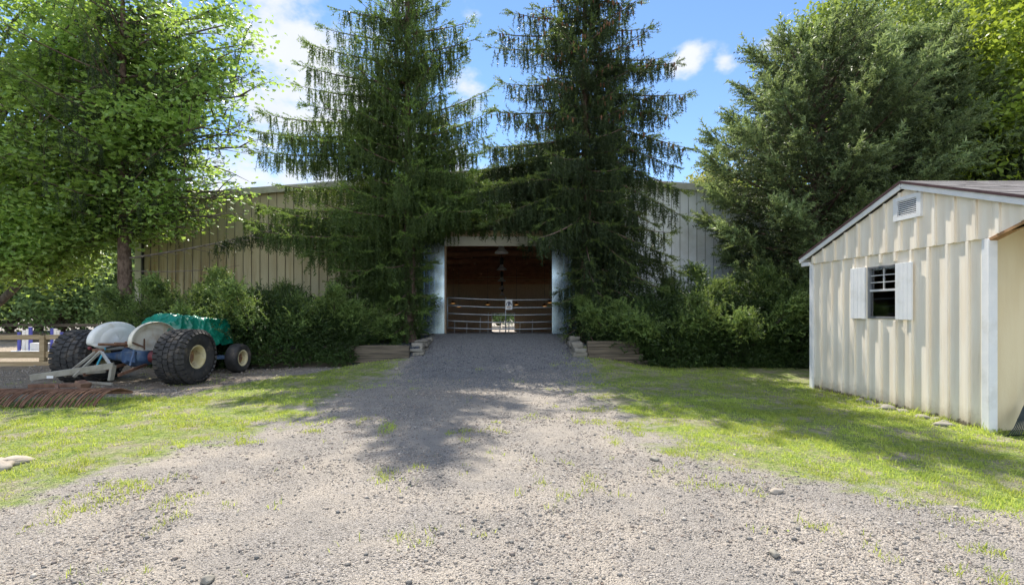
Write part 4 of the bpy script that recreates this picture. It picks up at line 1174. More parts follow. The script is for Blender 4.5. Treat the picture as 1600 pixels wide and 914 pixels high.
b_ = MB(); b_.box(0, W_, -.004, .004, 0, H_); b_.build('board', M_whitepaint, sign, bevel=.002)
e_ = MB()
for k in range(12):
    a1, a2 = PI * k / 12, PI * (k + 1) / 12
    e_.poly([(W_ / 2 + math.cos(a) * r_, -.0065, H_ * .45 + math.sin(a) * r_ * 1.25) for a, r_ in ((a1, W_ * .42), (a2, W_ * .42), (a2, W_ * .33), (a1, W_ * .33))], [(0, 1, 2, 3)])
hs = [(.30, .36), (.38, .52), (.36, .64), (.44, .74), (.50, .84), (.54, .76), (.66, .68), (.78, .54), (.74, .47), (.62, .54), (.60, .44), (.66, .36)]
e_.poly([(W_ * a, -.0065, H_ * b) for a, b in hs], [tuple(range(len(hs)))])
e_.build('emblem', M_signink, sign)
f_ = MB(); f_.box(W_ * .2, W_ * .8, -.0066, -.0045, H_ * .22, H_ * .29); f_.build('lettering_line', M_signwarm, sign)
f_ = MB(); f_.box(W_ * .28, W_ * .72, -.0066, -.0045, H_ * .12, H_ * .16); f_.build('lettering_line', M_signink, sign)

gl_ = thing('gooseneck_lamp', 'black gooseneck lamp on the white barn wall by the dense spruce', 'lamp', (wx(1124, BARN_Y), BARN_Y - .02, wz(330, BARN_Y)))
a_ = MB(); a_.tube([(0, 0, 0), (0, -.12, .18), (.1, -.3, .28), (.22, -.42, .2)], .022, 7); a_.build('arm', M_black, gl_, True)
a_ = MB(); a_.lathe_z([(.03, .1), (.07, .06), (.16, -.06)], 12, (.22, -.42, .14)); a_.build('shade', M_black, gl_, True, solid=.006)

# paddock and rail seen beyond the far door
pf = thing('paddock_rail', 'pale paddock rail beyond the far barn doorway', 'fence', (0, 70, -1.35))
for zz in (.45, .95):
    r_ = MB(); r_.box(-7, 7, -.03, .03, zz, zz + .12); r_.build('rail', M_whitepaint, pf)
for xx in np.arange(-6, 6.1, 2): r_ = MB(); r_.box(xx - .06, xx + .06, .032, .15, 0, 1.15); r_.build('post', M_whitepaint, pf)


# ------------------------------------------------------------------ retaining edges
def stone_wall(name, label, x0, x1, y0, y1, ztop, seed):
    g = np.random.default_rng(seed)
    P_ = []; S_ = []
    Vs, Fs, b = [], [], 0
    base = np.array([(-1, -1, -1), (1, -1, -1), (1, 1, -1), (-1, 1, -1), (-1, -1, 1), (1, -1, 1), (1, 1, 1), (-1, 1, 1)], float) * .5
    fq = np.array([(0, 3, 2, 1), (4, 5, 6, 7), (0, 1, 5, 4), (1, 2, 6, 5), (2, 3, 7, 6), (3, 0, 4, 7)])
    cen = []
    y = y0
    while y < y1:
        ln = g.uniform(.28, .6); zlow = gz((x0 + x1) / 2 + (.5 if x0 < 0 else -.5), y) - .1; z = zlow
        while z < ztop + .06 * g.random():
            h = g.uniform(.07, .16)
            v = base * (x1 - x0 + g.uniform(-.05, .08), ln * g.uniform(.85, 1.02), h * .94) + g.normal(0, .018, (8, 3))
            v += ((x0 + x1) / 2 + g.normal(0, .03), y + ln / 2 + g.normal(0, .06), z + h / 2)
            Vs.append(v); Fs.append(fq + b); b += 8; z += h
        y += ln
    # return across the front end
    x = x0
    o = mesh_np(name, np.concatenate(Vs), np.concatenate(Fs), M_wallstone)
    m = o.modifiers.new('bevel', 'BEVEL'); m.width = .022; m.segments = 2
    return tag(o, label, 'wall', 'dry stone edges of the ramp')


stone_wall('stone_wall', 'low dry stone edge left of the gravel ramp below the door leaf', -2.56, -2.24, WALL_Y - .02, 16.75, .60, 5)
stone_wall('stone_wall', 'low dry stone edge right of the gravel ramp', 2.02, 2.36, WALL_Y - .02, 16.75, .62, 6)

tl = thing('timber_edging', 'long weathered timber edging left of the ramp in front of the spruce', 'retaining wall', (0, WALL_Y, 0), group='timber edgings of the planting beds')
for (x0, x1, z0, z1) in ((-5.0, -2.6, .30, .60), (-4.2, -2.6, .115, .297), (-7.3, -5.02, .30, .5), (-7.4, -4.22, .06, .297), (-7.5, -2.9, -.2, .056)):
    b_ = MB(); b_.box(x0, x1, -.09 + random.uniform(-.012, .012), .09, z0, z1); b_.build('timber', M_sleeper, tl, bevel=.012)
tr2 = thing('timber_edging', 'short stack of grey timbers right of the ramp beside the yew', 'retaining wall', (0, WALL_Y, 0), group='timber edgings of the planting beds')
for (x0, x1, z0, z1) in ((2.4, 3.75, .555, .72), (2.4, 3.85, .37, .552), (2.42, 3.95, .19, .367), (2.5, 4.1, -.1, .187)):
    b_ = MB(); b_.box(x0, x1, -.09 + random.uniform(-.012, .012), .09, z0, z1); b_.build('timber', M_sleeper, tr2, bevel=.012)


# ------------------------------------------------------------------ shed
SX, SY0, SY1 = 6.42, 6.14, 9.69            # gable wall plane, front corner, rear corner
PK_Y, PK_Z = 7.43, 3.57
EV_Y, EV_Z = 9.94, 2.64
SLOPE = (PK_Z - EV_Z) / (EV_Y - PK_Y)
BAND = 2.54
SXR = 10.9
shed = thing('garden_shed', 'cream board and batten shed with white trim and shuttered window', 'shed', (0, 0, 0))


def rake_z(y): return PK_Z - SLOPE * abs(y - PK_Y)


WY0, WY1, WZ0, WZ1 = 7.59, 8.21, 1.45, 2.34
w_ = MB()
zb0 = -.08
# lower wall round the window, then the gable above it, set 30 mm proud
w_.box(SX, SX + .05, SY0 + .1, WY0, zb0, BAND + .02); w_.box(SX, SX + .05, WY1, SY1, zb0, BAND + .02)
w_.box(SX, SX + .05, WY0, WY1, zb0, WZ0); w_.box(SX, SX + .05, WY0, WY1, WZ1, BAND + .02)
BT = .032
yb_ = SY1 - .27
bat = []
while yb_ > SY0 + .12: bat.append(yb_); yb_ -= .297
for y in bat:
    hw = .024
    if WY0 - .02 < y < WY1 + .02:
        w_.box(SX - BT, SX - .0005, y - hw, y + hw, zb0 + .1, WZ0 - .03); w_.box(SX - BT, SX - .0005, y - hw, y + hw, WZ1 + .05, BAND - .005)
    else: w_.box(SX - BT, SX - .0005, y - hw, y + hw, zb0 + .1, BAND - .005)
w_.build('gable_wall', M_cream, shed, bevel=.003)
g_ = MB()
GXF = SX - .03
cut = lambda y: BAND + max(0.0, (SY0 - .02 - y) * .38)
ym = SY0 - .02
for pts in ([(SY1, BAND), (ym, BAND), (ym, rake_z(ym) - .06), (PK_Y, PK_Z - .06), (SY1, rake_z(SY1) - .06)], [(ym - .0002, BAND), (5.28, cut(5.28)), (5.28, rake_z(5.28) - .06), (ym - .0002, rake_z(ym) - .06)]):
    nP = len(pts)
    g_.poly([(GXF, y, z) for y, z in pts] + [(SX + .04, y, z) for y, z in pts], [tuple(range(nP))[::-1], tuple(range(nP, 2 * nP))] + [(i, (i + 1) % nP, nP + (i + 1) % nP, nP + i) for i in range(nP)])
VY0, VY1, VZ0, VZ1 = 7.11, 7.61, 3.02, 3.39
yb_ = SY1 - .1
bt2 = []
while yb_ > 5.35: bt2.append(yb_); yb_ -= .297
for y in bt2:
    top = rake_z(y) - .06 - SLOPE * .024; bot = cut(y) + .004
    if VY0 - .03 < y < VY1 + .03:
        g_.box(GXF - BT, GXF - .0005, y - .024, y + .024, bot, VZ0 - .003)
        if top > VZ1 + .02: g_.box(GXF - BT, GXF - .0005, y - .024, y + .024, VZ1 + .003, top)
    elif top > bot + .03: g_.box(GXF - BT, GXF - .0005, y - .024, y + .024, bot, top)
g_.build('gable_panel', M_cream, shed, bevel=.003)
sf = MB(); sf.bar((GXF + .03, SY0 - .01, BAND - .022), (GXF + .03, 5.28, BAND - .022 + (SY0 - .01 - 5.28) * .38), .10, .035); sf.build('plywood_edge', M_soffit, shed)
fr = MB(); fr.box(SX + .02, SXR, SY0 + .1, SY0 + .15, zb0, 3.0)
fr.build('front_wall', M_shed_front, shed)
bk = MB(); bk.box(SX + .06, SXR, SY1 - .05, SY1, zb0, 2.6); bk.box(SXR - .05, SXR, SY0 + .16, SY1 - .055, zb0, 2.6); bk.build('rear_walls', M_cream, shed)
fl = MB(); fl.box(SX + .06, SXR - .06, SY0 + .16, SY1 - .06, 0.0, .05); fl.box(SX + 2.2, SX + 2.23, SY0 + .16, SY1 - .06, .06, 2.7); fl.build('interior', M_inside, shed)
cb = MB()
cb.box(SX - .040, SX - .001, SY0 + .005, SY0 + .10, zb0, BAND - .006)
c1 = cb.build('corner_board', M_whitepaint, shed, bevel=.003)
cb = MB(); cb.box(SX - .062, SX + .05, SY0 - .02, SY0 + .0035, zb0, BAND - .02); cb.build('corner_board', M_whitepaint, shed, bevel=.003)
cb = MB(); cb.box(SX - .040, SX - .001, SY1 - .06, SY1 + .04, zb0 + .05, BAND - .006); cb.build('corner_board', M_whitepaint, shed, bevel=.003)
rfm = MB()
RX0 = SX - .115
EVF = 2 * PK_Y - EV_Y
for ya in (EV_Y, EVF):
    ze = rake_z(ya)
    rfm.poly([(RX0, PK_Y, PK_Z + .05), (SXR + .2, PK_Y, PK_Z + .05), (SXR + .2, ya, ze + .05), (RX0, ya, ze + .05)], [(0, 1, 2, 3)])
rfm.build('roof', M_shingle, shed, solid=.022)
# shingle courses as thin overlapping rows on the slope that can be seen
sc_ = MB()
ncs = 17
sg = np.random.default_rng(8)
for k in range(ncs):
    y0 = PK_Y - (PK_Y - EVF) * (k / ncs); y1 = PK_Y - (PK_Y - EVF) * ((k + 1.08) / ncs)
    x = RX0 + .003
    while x < SXR + .2:
        wd = sg.uniform(.12, .32); th = sg.uniform(.004, .012)
        sc_.bar((x + wd / 2, y0, rake_z(y0) + .064 + .0), (x + wd / 2, y1, rake_z(y1) + .064 + .008), wd * .985, th)
        x += wd
M_sh2 = island_surf('shingle_tabs', [(.07, .055, .065), (.13, .11, .12), (.21, .19, .20), (.10, .085, .1), (.26, .245, .25)], .92, .5, 120)
sc_.build('shingle_courses', M_sh2, shed)
rk = MB(); de = MB()
for ya in (EV_Y + .02, EVF):
    ze = rake_z(ya)
    rk.bar((SX - .095, PK_Y + (.0 if ya > PK_Y else -.002), PK_Z - .012), (SX - .095, ya, ze - .012), .022, .085)
    de.bar((RX0 + .0, PK_Y, PK_Z + .048), (RX0 + .0, ya, ze + .048), .02, .034)
rk.build('rake_board', M_whitepaint, shed, bevel=.002)
de.build('drip_edge', M_drip, shed)
sf2 = MB(); sf2.box(SX - .08, SX - .035, SY1 - .0, EV_Y - .02, EV_Z - .13, EV_Z - .06); sf2.box(SX - .08, SXR, EV_Y - .03, EV_Y - .005, EV_Z - .12, EV_Z + .02); sf2.build('eave_fascia', M_whitepaint, shed)
# vent
v_ = MB()
vx0, vx1 = GXF - BT - .012, GXF - .001
v_.box(vx0, vx1, VY0, VY0 + .075, VZ0, VZ1); v_.box(vx0, vx1, VY1 - .075, VY1, VZ0, VZ1); v_.box(vx0, vx1, VY0 + .0755, VY1 - .0755, VZ0, VZ0 + .065); v_.box(vx0, vx1, VY0 + .0755, VY1 - .0755, VZ1 - .06, VZ1)
vent = v_.build('vent', M_whitepaint, shed, bevel=.002)
lv = MB()
for k in range(8):
    z = VZ0 + .075 + k * .03; lv.poly([(vx0 + .004, VY0 + .076, z), (vx0 + .004, VY1 - .076, z), (vx0 + .032, VY1 - .076, z + .022), (vx0 + .032, VY0 + .076, z + .022)], [(0, 1, 2, 3)])
lv.build('louvres', M_whitepaint, vent, solid=.004)
dk = MB(); dk.box(GXF - .0035, GXF - .0012, VY0 + .07, VY1 - .07, VZ0 + .06, VZ1 - .055); dk.build('screen', M_black, vent)
# window
wf = MB(); fx0, fx1 = SX - .02, SX + .045
t_ = .035
wf.box(fx0, fx1, WY0 + .001, WY0 + t_, WZ0, WZ1); wf.box(fx0, fx1, WY1 - t_, WY1 - .001, WZ0, WZ1); wf.box(fx0, fx1, WY0 + t_, WY1 - t_, WZ0, WZ0 + t_); wf.box(fx0, fx1, WY0 + t_, WY1 - t_, WZ1 - t_, WZ1)
win = wf.build('window', M_alum, shed, bevel=.002)
WM = WZ0 + .48
mr_ = MB(); mr_.box(SX - .006, SX + .03, WY0 + t_, WY1 - t_, WM - .018, WM + .018); mr_.build('meeting_rail', M_lampmetal, win, bevel=.002)
mu = MB()
for k in (1, 2): zz = WM + .02 + (WZ1 - t_ - WM - .02) * k / 3; mu.box(SX + .008, SX + .02, WY0 + t_, WY1 - t_, zz - .007, zz + .007)
yy = (WY0 + WY1) / 2; mu.box(SX + .0075, SX + .0205, yy - .007, yy + .007, WM + .018, WZ1 - t_)
mu.build('muntins', M_lampmetal, win)
pn = MB(); pn.box(SX + .022, SX + .026, WY0 + t_, WY1 - t_, WM + .018, WZ1 - t_); pn.build('pane', M_glass, win)
pn = MB(); pn.box(SX + .012, SX + .016, WY0 + t_, WY1 - t_, WZ0 + t_, WM - .018); pn.build('pane', M_glass, win)
cu = MB()
for k in range(12):
    y0 = WY0 + .05 + k * .035; cu.poly([(SX + .05 + .012 * (k % 2), y0, WZ0 + .08 + .02 * abs(k - 6)), (SX + .05 + .012 * ((k + 1) % 2), y0 + .035, WZ0 + .08 + .02 * abs(k - 5)), (SX + .05 + .012 * ((k + 1) % 2), y0 + .035, WM - .06), (SX + .05 + .012 * (k % 2), y0, WM - .06)], [(0, 1, 2, 3)])
cu.build('curtain', M_curtain, win, solid=.003)
for (ya, yb2) in ((8.215, 8.56), (7.28, 7.585)):
    for_ = MB(); nb_ = 4; ww = (yb2 - ya) / nb_
    for k in range(nb_):
        for_.box(SX - .062, SX - .0335, ya + k * ww + .0015, ya + (k + 1) * ww - .0015, 1.44 + .004 * (k % 2), 2.345)
    sh_ = for_.build('shutter', M_whitepaint, shed, bevel=.003)
# rough field stones along the shed's foot
sg = np.random.default_rng(14)


def rock(name, label, cat, loc, size, seed, mat=M_wallstone, group=None):
    g = np.random.default_rng(seed)
    nu, nv = 14, 9; V = []
    for i in range(nv + 1):
        th = PI * i / nv
        for j in range(nu):
            ph = 2 * PI * j / nu
            d = np.array([math.sin(th) * math.cos(ph), math.sin(th) * math.sin(ph), math.cos(th)])
            k = 1 + .16 * math.sin(3.1 * d[0] + seed) + .13 * math.sin(4.3 * d[1] + 2 * seed) + .1 * math.sin(5 * d[2] + d[0] * 3 + seed)
            V.append(d * k * np.array(size) / 2)
    F = [(i * nu + j, i * nu + (j + 1) % nu, (i + 1) * nu + (j + 1) % nu, (i + 1) * nu + j) for i in range(nv) for j in range(nu)]
    o = mesh_np(name, np.array(V), np.array(F), mat, smooth_shade=True); o.location = loc
    o.rotation_euler = (g.normal(0, .1), g.normal(0, .1), g.uniform(0, 6))
    return tag(o, label, cat, group)


for k, (y, dx, s) in enumerate(((9.2, -.08, .10), (8.2, -.1, .14), (7.95, -.13, .17), (7.75, -.1, .12), (7.55, -.16, .2), (7.3, -.12, .13), (6.95, -.15, .18), (6.8, -.1, .15), (6.62, -.14, .12), (6.45, -.3, .16))):
    x = SX - .04 + dx
    rock('field_stone', ['small stone at the far foot of the shed wall', 'grey stone below the window at the shed foot', 'rounded stone under the right shutter', 'small stone squeezed between larger ones under the window', 'largest flat stone below the shed window', 'small pale stone right of the large flat one', 'broad stone midway along the near half of the wall', 'squat stone beside the broad one near the corner', 'small stone near the white corner board', 'stone lying out in the grass by the shed corner'][k], 'stone', (x, y, gz(x, y) + s * .04), (s * 1.0, s * 1.25, s * .55), 50 + k, M_wallstone, 'stones along the shed foot')
rock('boulder', 'pale rounded boulder half buried in the grass at the left edge', 'rock', (wx(18, 4.9), 4.85, gz(-5, 4.9) + .0), (.44, .32, .13), 3, M_boulder)
rock('boulder', 'smaller pale boulder at the very left edge of the grass', 'rock', (wx(-2, 4.75), 4.7, gz(-5, 4.7) + .01), (.32, .3, .16), 9, M_boulder)
for k, (px, Y, s, lb) in enumerate(((1213, 4.1, .075, 'small pinkish stone lying on the gravel below the right grass'), (1022, 5.0, .07, 'brown stone on the gravel near the right grass edge'), (1210, 3.05, .06, 'flat brown stone near the bottom of the driveway'), (325, 2.75, .06, 'dark stone near the bottom of the gravel'), (620, 11.8, .11, 'reddish clod on the grass below the left timber edging'))):
    x = wx(px, Y); rock('loose_stone', lb, 'stone', (x, Y, gz(x, Y) + s * .2), (s * 1.4, s, s * .7), 80 + k, M_wallstone if k else M_boulder)

# garden rake leaning on the shed front
rkx, rky = 6.62, 6.02
lr = thing('lawn_rake', 'dark green fan rake leaning tines down at the shed corner', 'rake', (rkx, rky, gz(rkx, rky)))
a_ = MB(); a_.tube([(.23, .10, .42), (.75, .18, 1.5)], .014, 8); a_.build('handle', M_rakegreen, lr, True)
for k in range(11):
    u = (k - 5) / 5
    t_m = MB(); e = Vector((-.02 + .18 * u, -.06 - .02 * abs(u), .03))
    t_m.tube([(.23, .10, .42), Vector((.2 + .04 * u, .08, .34)), e.lerp(Vector((.2, .08, .34)), .25) + Vector((0, -.01, 0)), e, e + Vector((-.005, .04, -.03))], .006, 5); t_m.build('tine', M_rakegreen, lr)
a_ = MB(); a_.bar((.02, .02, .2), (.2, .02, .2), .008, .02); a_.build('spreader', M_rakegreen, lr)


# ------------------------------------------------------------------ tractor
TX, TY = -7.93, 10.25
tr0 = thing('tractor', 'old blue tractor seen from behind with huge block tread tyres and white fenders', 'tractor', (TX, TY, gz(TX, TY) + .0), R(-4))


def wheel(x, y, r, wd, rim_r, side, tread, name, parent):
    """side = +1: dish faces +X"""
    e = bpy.data.objects.new(name, None); C.objects.link(e); e.parent = parent; e.location = (x, y, r)
    h = wd / 2
    prof = [(-h * .80, rim_r), (-h * .95, rim_r + .04), (-h * 1.02, r * .76), (-h * .97, r * .86), (-h * .80, r * .945), (-h * .4, r * .975), (0, r * .98), (h * .4, r * .975), (h * .80, r * .945), (h * .97, r * .86), (h * 1.02, r * .76), (h * .95, rim_r + .04), (h * .80, rim_r)]
    t = MB(); t.lathe_x(prof, 56)
    if tread:
        rows = 5; around = 30
        for q in range(rows):
            xc = (q - (rows - 1) / 2) * wd / rows * 1.0
            edge = abs(q - 2) / 2
            for k in range(around):
                a = 2 * PI * (k + .5 * (q % 2)) / around
                rr = r * .968 - .014 * edge ** 2
                m = Matrix.Rotation(a, 4, 'X') @ Matrix.Translation((xc, 0, rr)) @ Matrix.Rotation(-.32 * (q - 2) / 2 * (1 if abs(q - 2) == 2 else .15), 4, 'Y')
                lw, ll, lh = wd / rows * .46, PI * r / around * .82, .032
                bb = len(t.v)
                for zz, sc in ((-.03, 1.06), (lh, .86)):
                    for sx, sy in ((-1, -1), (1, -1), (1, 1), (-1, 1)): t.v.append(tuple(m @ Vector((sx * lw * sc, sy * ll * sc, zz))))
                t.f += [tuple(bb + i for i in f) for f in ((4, 5, 6, 7), (0, 1, 5, 4), (1, 2, 6, 5), (2, 3, 7, 6), (3, 0, 4, 7))]
                if abs(q - 2) == 2 and k % 1 == 0:         # shoulder lugs run down the sidewall
                    m2 = Matrix.Rotation(a, 4, 'X')
                    sg_ = 1 if q == 4 else -1
                    bb = len(t.v)
                    for xo, zo in ((sg_ * h * .80, r * .95), (sg_ * h * 1.03, r * .83)):
                        for ex, sy in ((.0, -1), (.022, -1), (.022, 1), (.0, 1)): t.v.append(tuple(m2 @ Vector((xo + sg_ * ex * 1.4, sy * ll * .7, zo + ex * .8))))
                    t.f += [tuple(bb + i for i in f) for f in ((1, 5, 6, 2), (0, 4, 5, 1), (2, 6, 7, 3), (4, 7, 6, 5), (0, 1, 2, 3))]
    else:
        pass
    to = t.build('tyre', M_tyre, e)
    for p in to.data.polygons: p.use_smooth = len(p.vertices) == 4 and p.index < 12 * 56
    rm = MB(); ds = MB()
    s = side
    rp = [(s * h * .86, rim_r + .03), (s * h * .90, rim_r + .012), (s * h * .82, rim_r - .02), (s * h * .50, rim_r * .86), (s * h * .12, rim_r * .80)]
    ds.lathe_x([(s * h * .115, rim_r * .81), (s * h * .05, rim_r * .55), (s * h * .10, rim_r * .36), (s * h * .22, rim_r * .34), (s * h * .24, .03), (s * h * .24, .0)], 36)
    ds.build('wheel_disc', M_disc, e, True)
    rm.lathe_x(rp, 36); rm.lathe_x([(-s * h * .82, rim_r + .01), (-s * h * .5, rim_r * .9), (-s * h * .1, rim_r * .82)], 36)
    rm.build('rim', M_rim, e, True)
    hb_ = MB(); hb_.lathe_x([(s * h * .245, rim_r * .30), (s * h * .40, rim_r * .24), (s * h * .42, .0)], 14)
    for k in range(6):
        a = 2 * PI * k / 6; c = (s * h * .12, math.cos(a) * rim_r * .46, math.sin(a) * rim_r * .46)
        hb_.tube([c, (c[0] + s * .03, c[1], c[2])], .014, 6)
    hb_.build('hub', M_rust, e)
    return e


wheel(1.09, 0, .585, .60, .235, 1, True, 'rear_wheel', tr0)
wheel(-1.20, .05, .575, .72, .235, -1, True, 'rear_wheel', tr0)
wheel(1.08, 1.80, .375, .30, .185, 1, False, 'front_wheel', tr0)
wheel(-.80, 1.80, .375, .30, .185, -1, False, 'front_wheel', tr0)


def fender(x, side, mat, name='fender'):
    f = MB(); nth = 48
    cz, ra, rbt, rbb = .93, .63, .41, .20
    prof = [(.0, .0), (.45, .0), (.66, .0), (.70, .022), (.74, .026), (.90, .03), (.96, .045), (.99, .07), (1.0, .11), (.99, .15)]
    for k in range(nth):
        th = 2 * PI * k / nth; c_, s__ = math.cos(th), math.sin(th)
        for (q, off) in prof:
            rb = rbt if s__ >= 0 else rbb
            f.v.append((x + side * off * (1 if s__ > -.35 else .35), (-.12 if side > 0 else 0) + ra * c_ * q, cz + rb * s__ * q + (.0)))
    m = len(prof)
    for k in range(nth):
        for j in range(m - 1): f.f.append((k * m + j, ((k + 1) % nth) * m + j, ((k + 1) % nth) * m + j + 1, k * m + j + 1))
    return f.build(name, mat, tr0, True, solid=.008)


f1 = fender(-.44, -1, M_fender); f1['label'] = 'clean white fender'
f2 = fender(.36, 1, M_fender2); f2['label'] = 'cream fender with brown streaks'
# arch flange over the axle on the left fender, bracket on the right one
a_ = MB(); a_.tube([(-.425, .0 + .22 * math.cos(t), .76 + .1 * math.sin(t)) for t in np.linspace(.1, PI - .1, 12)], .022, 6); a_.build('fender_bead', M_fender, f1, True)
a_ = MB(); a_.bar((.39, -.60, .93), (.39, -.3, .81), .012, .03); a_.bar((.392, -.3, .75), (.392, -.3, .99), .012, .025); a_.build('fender_bracket', M_rust, f2)
ax = MB(); ax.lathe_x([(-1.05, .0), (-1.05, .07), (-.62, .075), (-.42, .11), (-.30, .13)], 16, (0, 0, .585)); ax.build('axle_tube', M_blue, tr0, True)
ax = MB(); ax.lathe_x([(1.05, .0), (1.05, .075), (.55, .08), (.40, .11), (.30, .13)], 16, (0, 0, .585)); ax.build('axle_tube', M_red, tr0, True)
df = MB(); df.lathe_x([(-.31, .0), (-.31, .13), (-.26, .19), (-.12, .24), (.12, .24), (.26, .19), (.31, .13), (.31, .0)], 20, (0, 0, .60)); df.build('differential', M_blue, tr0, True)
pl = MB(); pl.box(-.15, .15, -.275, -.20, .47, .72); pl.tube([(0, -.36, .50), (0, -.26, .50)], .03, 10); pl.build('rear_plate', M_blue, tr0, bevel=.02)
tm = MB(); tm.box(-.14, .14, .2, 1.0, .42, .78); tm.box(-.17, .17, 1.0, 1.9, .42, .80); tm.build('engine_block', M_blue, tr0, bevel=.02)
lc = MB(); lc.box(-.17, .17, -.2, .22, .79, .90); lc.tube([(-.30, -.14, .84), (.30, -.14, .84)], .03, 8); lc.build('lift_cover', M_grease, tr0, bevel=.02)
tp = MB(); tp.box(-.05, .05, -.30, -.18, .80, .93); tp.tube([(0, -.26, .86), (-.2, -.75, .90)], .028, 8); tp.tube([(-.09, -.5, .885), (-.02, -.34, .87)], .04, 8); tp.build('top_link', M_rust, tr0)
for s in (-1, 1):
    a_ = MB(); a_.tube([(s * .30, -.14, .84), (s * .33, -.46, .80)], .024, 7); a_.build('lift_arm', M_grease, tr0)
    a_ = MB(); a_.tube([(s * .33, -.46, .80), (s * .36, -.62, .46)], .018, 7); a_.build('lift_rod', surf('turquoise_rod', (.03, .28, .38), (.05, .34, .45), 5, rough=.5) if s < 0 else M_blue, tr0)
    a_ = MB(); a_.bar((s * .24, -.06, .42), (s * .37, -.90, .30), .03, .06); a_.build('lower_link', M_rust, tr0)
hd = MB(); hd.box(-.26, .26, .75, 2.05, .80, 1.16); hd.box(-.2, .2, -.1, .28, .90, .96); hd.build('hood', M_blue, tr0, bevel=.05)
fa = MB(); fa.bar((-.72, 1.74, .40), (1.1, 1.70, .40), .09, .09); fa.tube([(0, 1.72, .40), (0, 1.72, .8)], .06, 8); fa.build('front_axle', M_blue, tr0)
swm = MB(); swm.tube([(.0, .75, 1.05), (0, .52, 1.27)], .02, 8)
for k in range(20):
    a1, a2 = 2 * PI * k / 20, 2 * PI * (k + 1) / 20
    pp = [Vector((.2 * math.cos(a), .52 + .14 * math.sin(a), 1.27 + .13 * math.sin(a))) for a in (a1, a2)]; swm.tube(pp, .012, 5, False)
swm.build('steering_wheel', M_black, tr0)
kn = MB(); kn.lathe_z([(0, .04), (.03, .03), (.036, 0), (.02, -.03), (0, -.035)], 10, (-.62, -.52, .80)); kn.tube([(-.62, -.52, .77), (-.4, -.3, .8)], .008, 5)
kn.build('knob', M_red, tr0)

# tarpaulin thrown over the bonnet and steering wheel
tg = np.random.default_rng(77)
ny_, nu_ = 130, 121
TV = np.zeros((ny_, nu_, 3))
for i in range(ny_):
    v = i / (ny_ - 1); y = .22 + 2.25 * v
    top = np.interp(v, [0, .05, .16, .26, .45, .7, .88, .96, 1], [1.05, 1.30, 1.47, 1.45, 1.41, 1.39, 1.33, 1.27, .92])
    hw = np.interp(v, [0, .1, .25, .6, .9, 1], [.28, .38, .43, .46, .46, .38])
    hem = np.interp(v, [0, .15, .4, .7, 1], [.9, .74, .66, .70, .68])
    for j in range(nu_):
        u = -1 + 2 * j / (nu_ - 1); au = abs(u)
        if au < .5: x = hw * (u / .5) * .96; z = top - .07 * (au / .5) ** 3
        else:
            q = (au - .5) / .5; x = math.copysign(hw * (.96 + .10 * math.sin(q * 2.5)) + .05 * q * np.sign(u), u); z = top - .07 - (top - .07 - hem) * q
        # creases hang from the high points
        wv = .030 * math.sin(23 * v + 5 * au + 2 * math.sin(7 * u)) * min(1, au * 1.7) + .02 * math.sin(41 * v - 6 * u)
        nz = (float(vnoise(v * 6, u * 3, 1.0)) - .5) * .035
        cr_ = sum(a * (1 - abs(2 * float(vnoise(v * f1 + u * sk, u * f2 - v * sk, 1.0, o)) - 1)) ** 5 for a, f1, f2, sk, o in ((.034, 7, 3, 2.0, 1), (.026, 11, 4, -3.0, 7), (.018, 19, 9, 4.0, 13), (.012, 31, 14, -5, 19)))
        TV[i, j] = (x + math.copysign(1, u) * (wv * .45 + cr_ * .9) * (au > .42) + nz * .5, y + nz * .6 + .02 * math.sin(14 * u), z + nz * .7 * (1 if au < .5 else .4) + cr_ * (1 if au < .5 else .3) + .018 * math.sin(31 * v) * (au > .9))
a0 = (np.arange(ny_ - 1)[:, None] * nu_ + np.arange(nu_ - 1)[None]).ravel()
tarp = mesh_np('tarpaulin', TV.reshape(-1, 3), np.stack([a0, a0 + 1, a0 + nu_ + 1, a0 + nu_], 1), M_tarp, smooth_shade=True)
m = tarp.modifiers.new('solid', 'SOLIDIFY'); m.thickness = .006
tarp.location = tr0.location + Vector((.06, 0, 0)); tarp.rotation_euler = tr0.rotation_euler
tag(tarp, 'crumpled shiny green tarpaulin draped over the tractor bonnet', 'tarpaulin')

# landscape rake on the three-point hitch
lrz = gz(-8.0, 8.6)
rake = thing('landscape_rake', 'rusty landscape rake with curved tines hitched behind the tractor', 'farm implement', (TX, TY, lrz))


def L(px, py, Y): return Vector((wx(px, Y) - TX, Y - TY, wz(py, Y) - lrz))


pa, pb = L(48, 590, 8.75), L(178, 571, 9.25)
a_ = MB(); a_.bar(pa, pb, .09, .115); a_.build('boom', M_boom, rake, bevel=.008)
a_ = MB(); a_.bar(L(177, 571, 9.24), L(173, 594, 9.24), .05, .11, (0, 1, 0)); a_.build('boom_foot', M_boom, rake, bevel=.006)
a_ = MB(); a_.bar(L(100, 588, 8.95), L(150, 549, 9.42), .035, .045); a_.build('brace', M_boom, rake)
a_ = MB(); a_.bar(L(115, 589, 8.9), L(157, 549, 9.40), .035, .045); a_.build('brace', M_boom, rake)
a_ = MB(); a_.bar(L(158, 549, 9.40), L(176, 575, 9.22), .04, .04); a_.build('brace', surf('bare_metal', (.3, .3, .29), (.4, .4, .385), 5, rough=.5), rake)
a_ = MB(); a_.bar(L(146, 548, 9.42), L(162, 548, 9.42), .06, .07); a_.build('hitch_bracket', M_rust, rake, bevel=.006)
a_ = MB(); a_.bar(L(47, 603, 8.66), L(140, 601, 8.70), .10, .07); a_.bar(L(124, 598, 8.66), L(134, 603, 8.60), .16, .10); a_.build('pivot_beam', M_rust, rake, bevel=.006)
a_ = MB(); a_.bar(L(60, 588, 9.25), L(165, 580, 9.5), .05, .06); a_.build('rear_bar', M_boom, rake, bevel=.006)
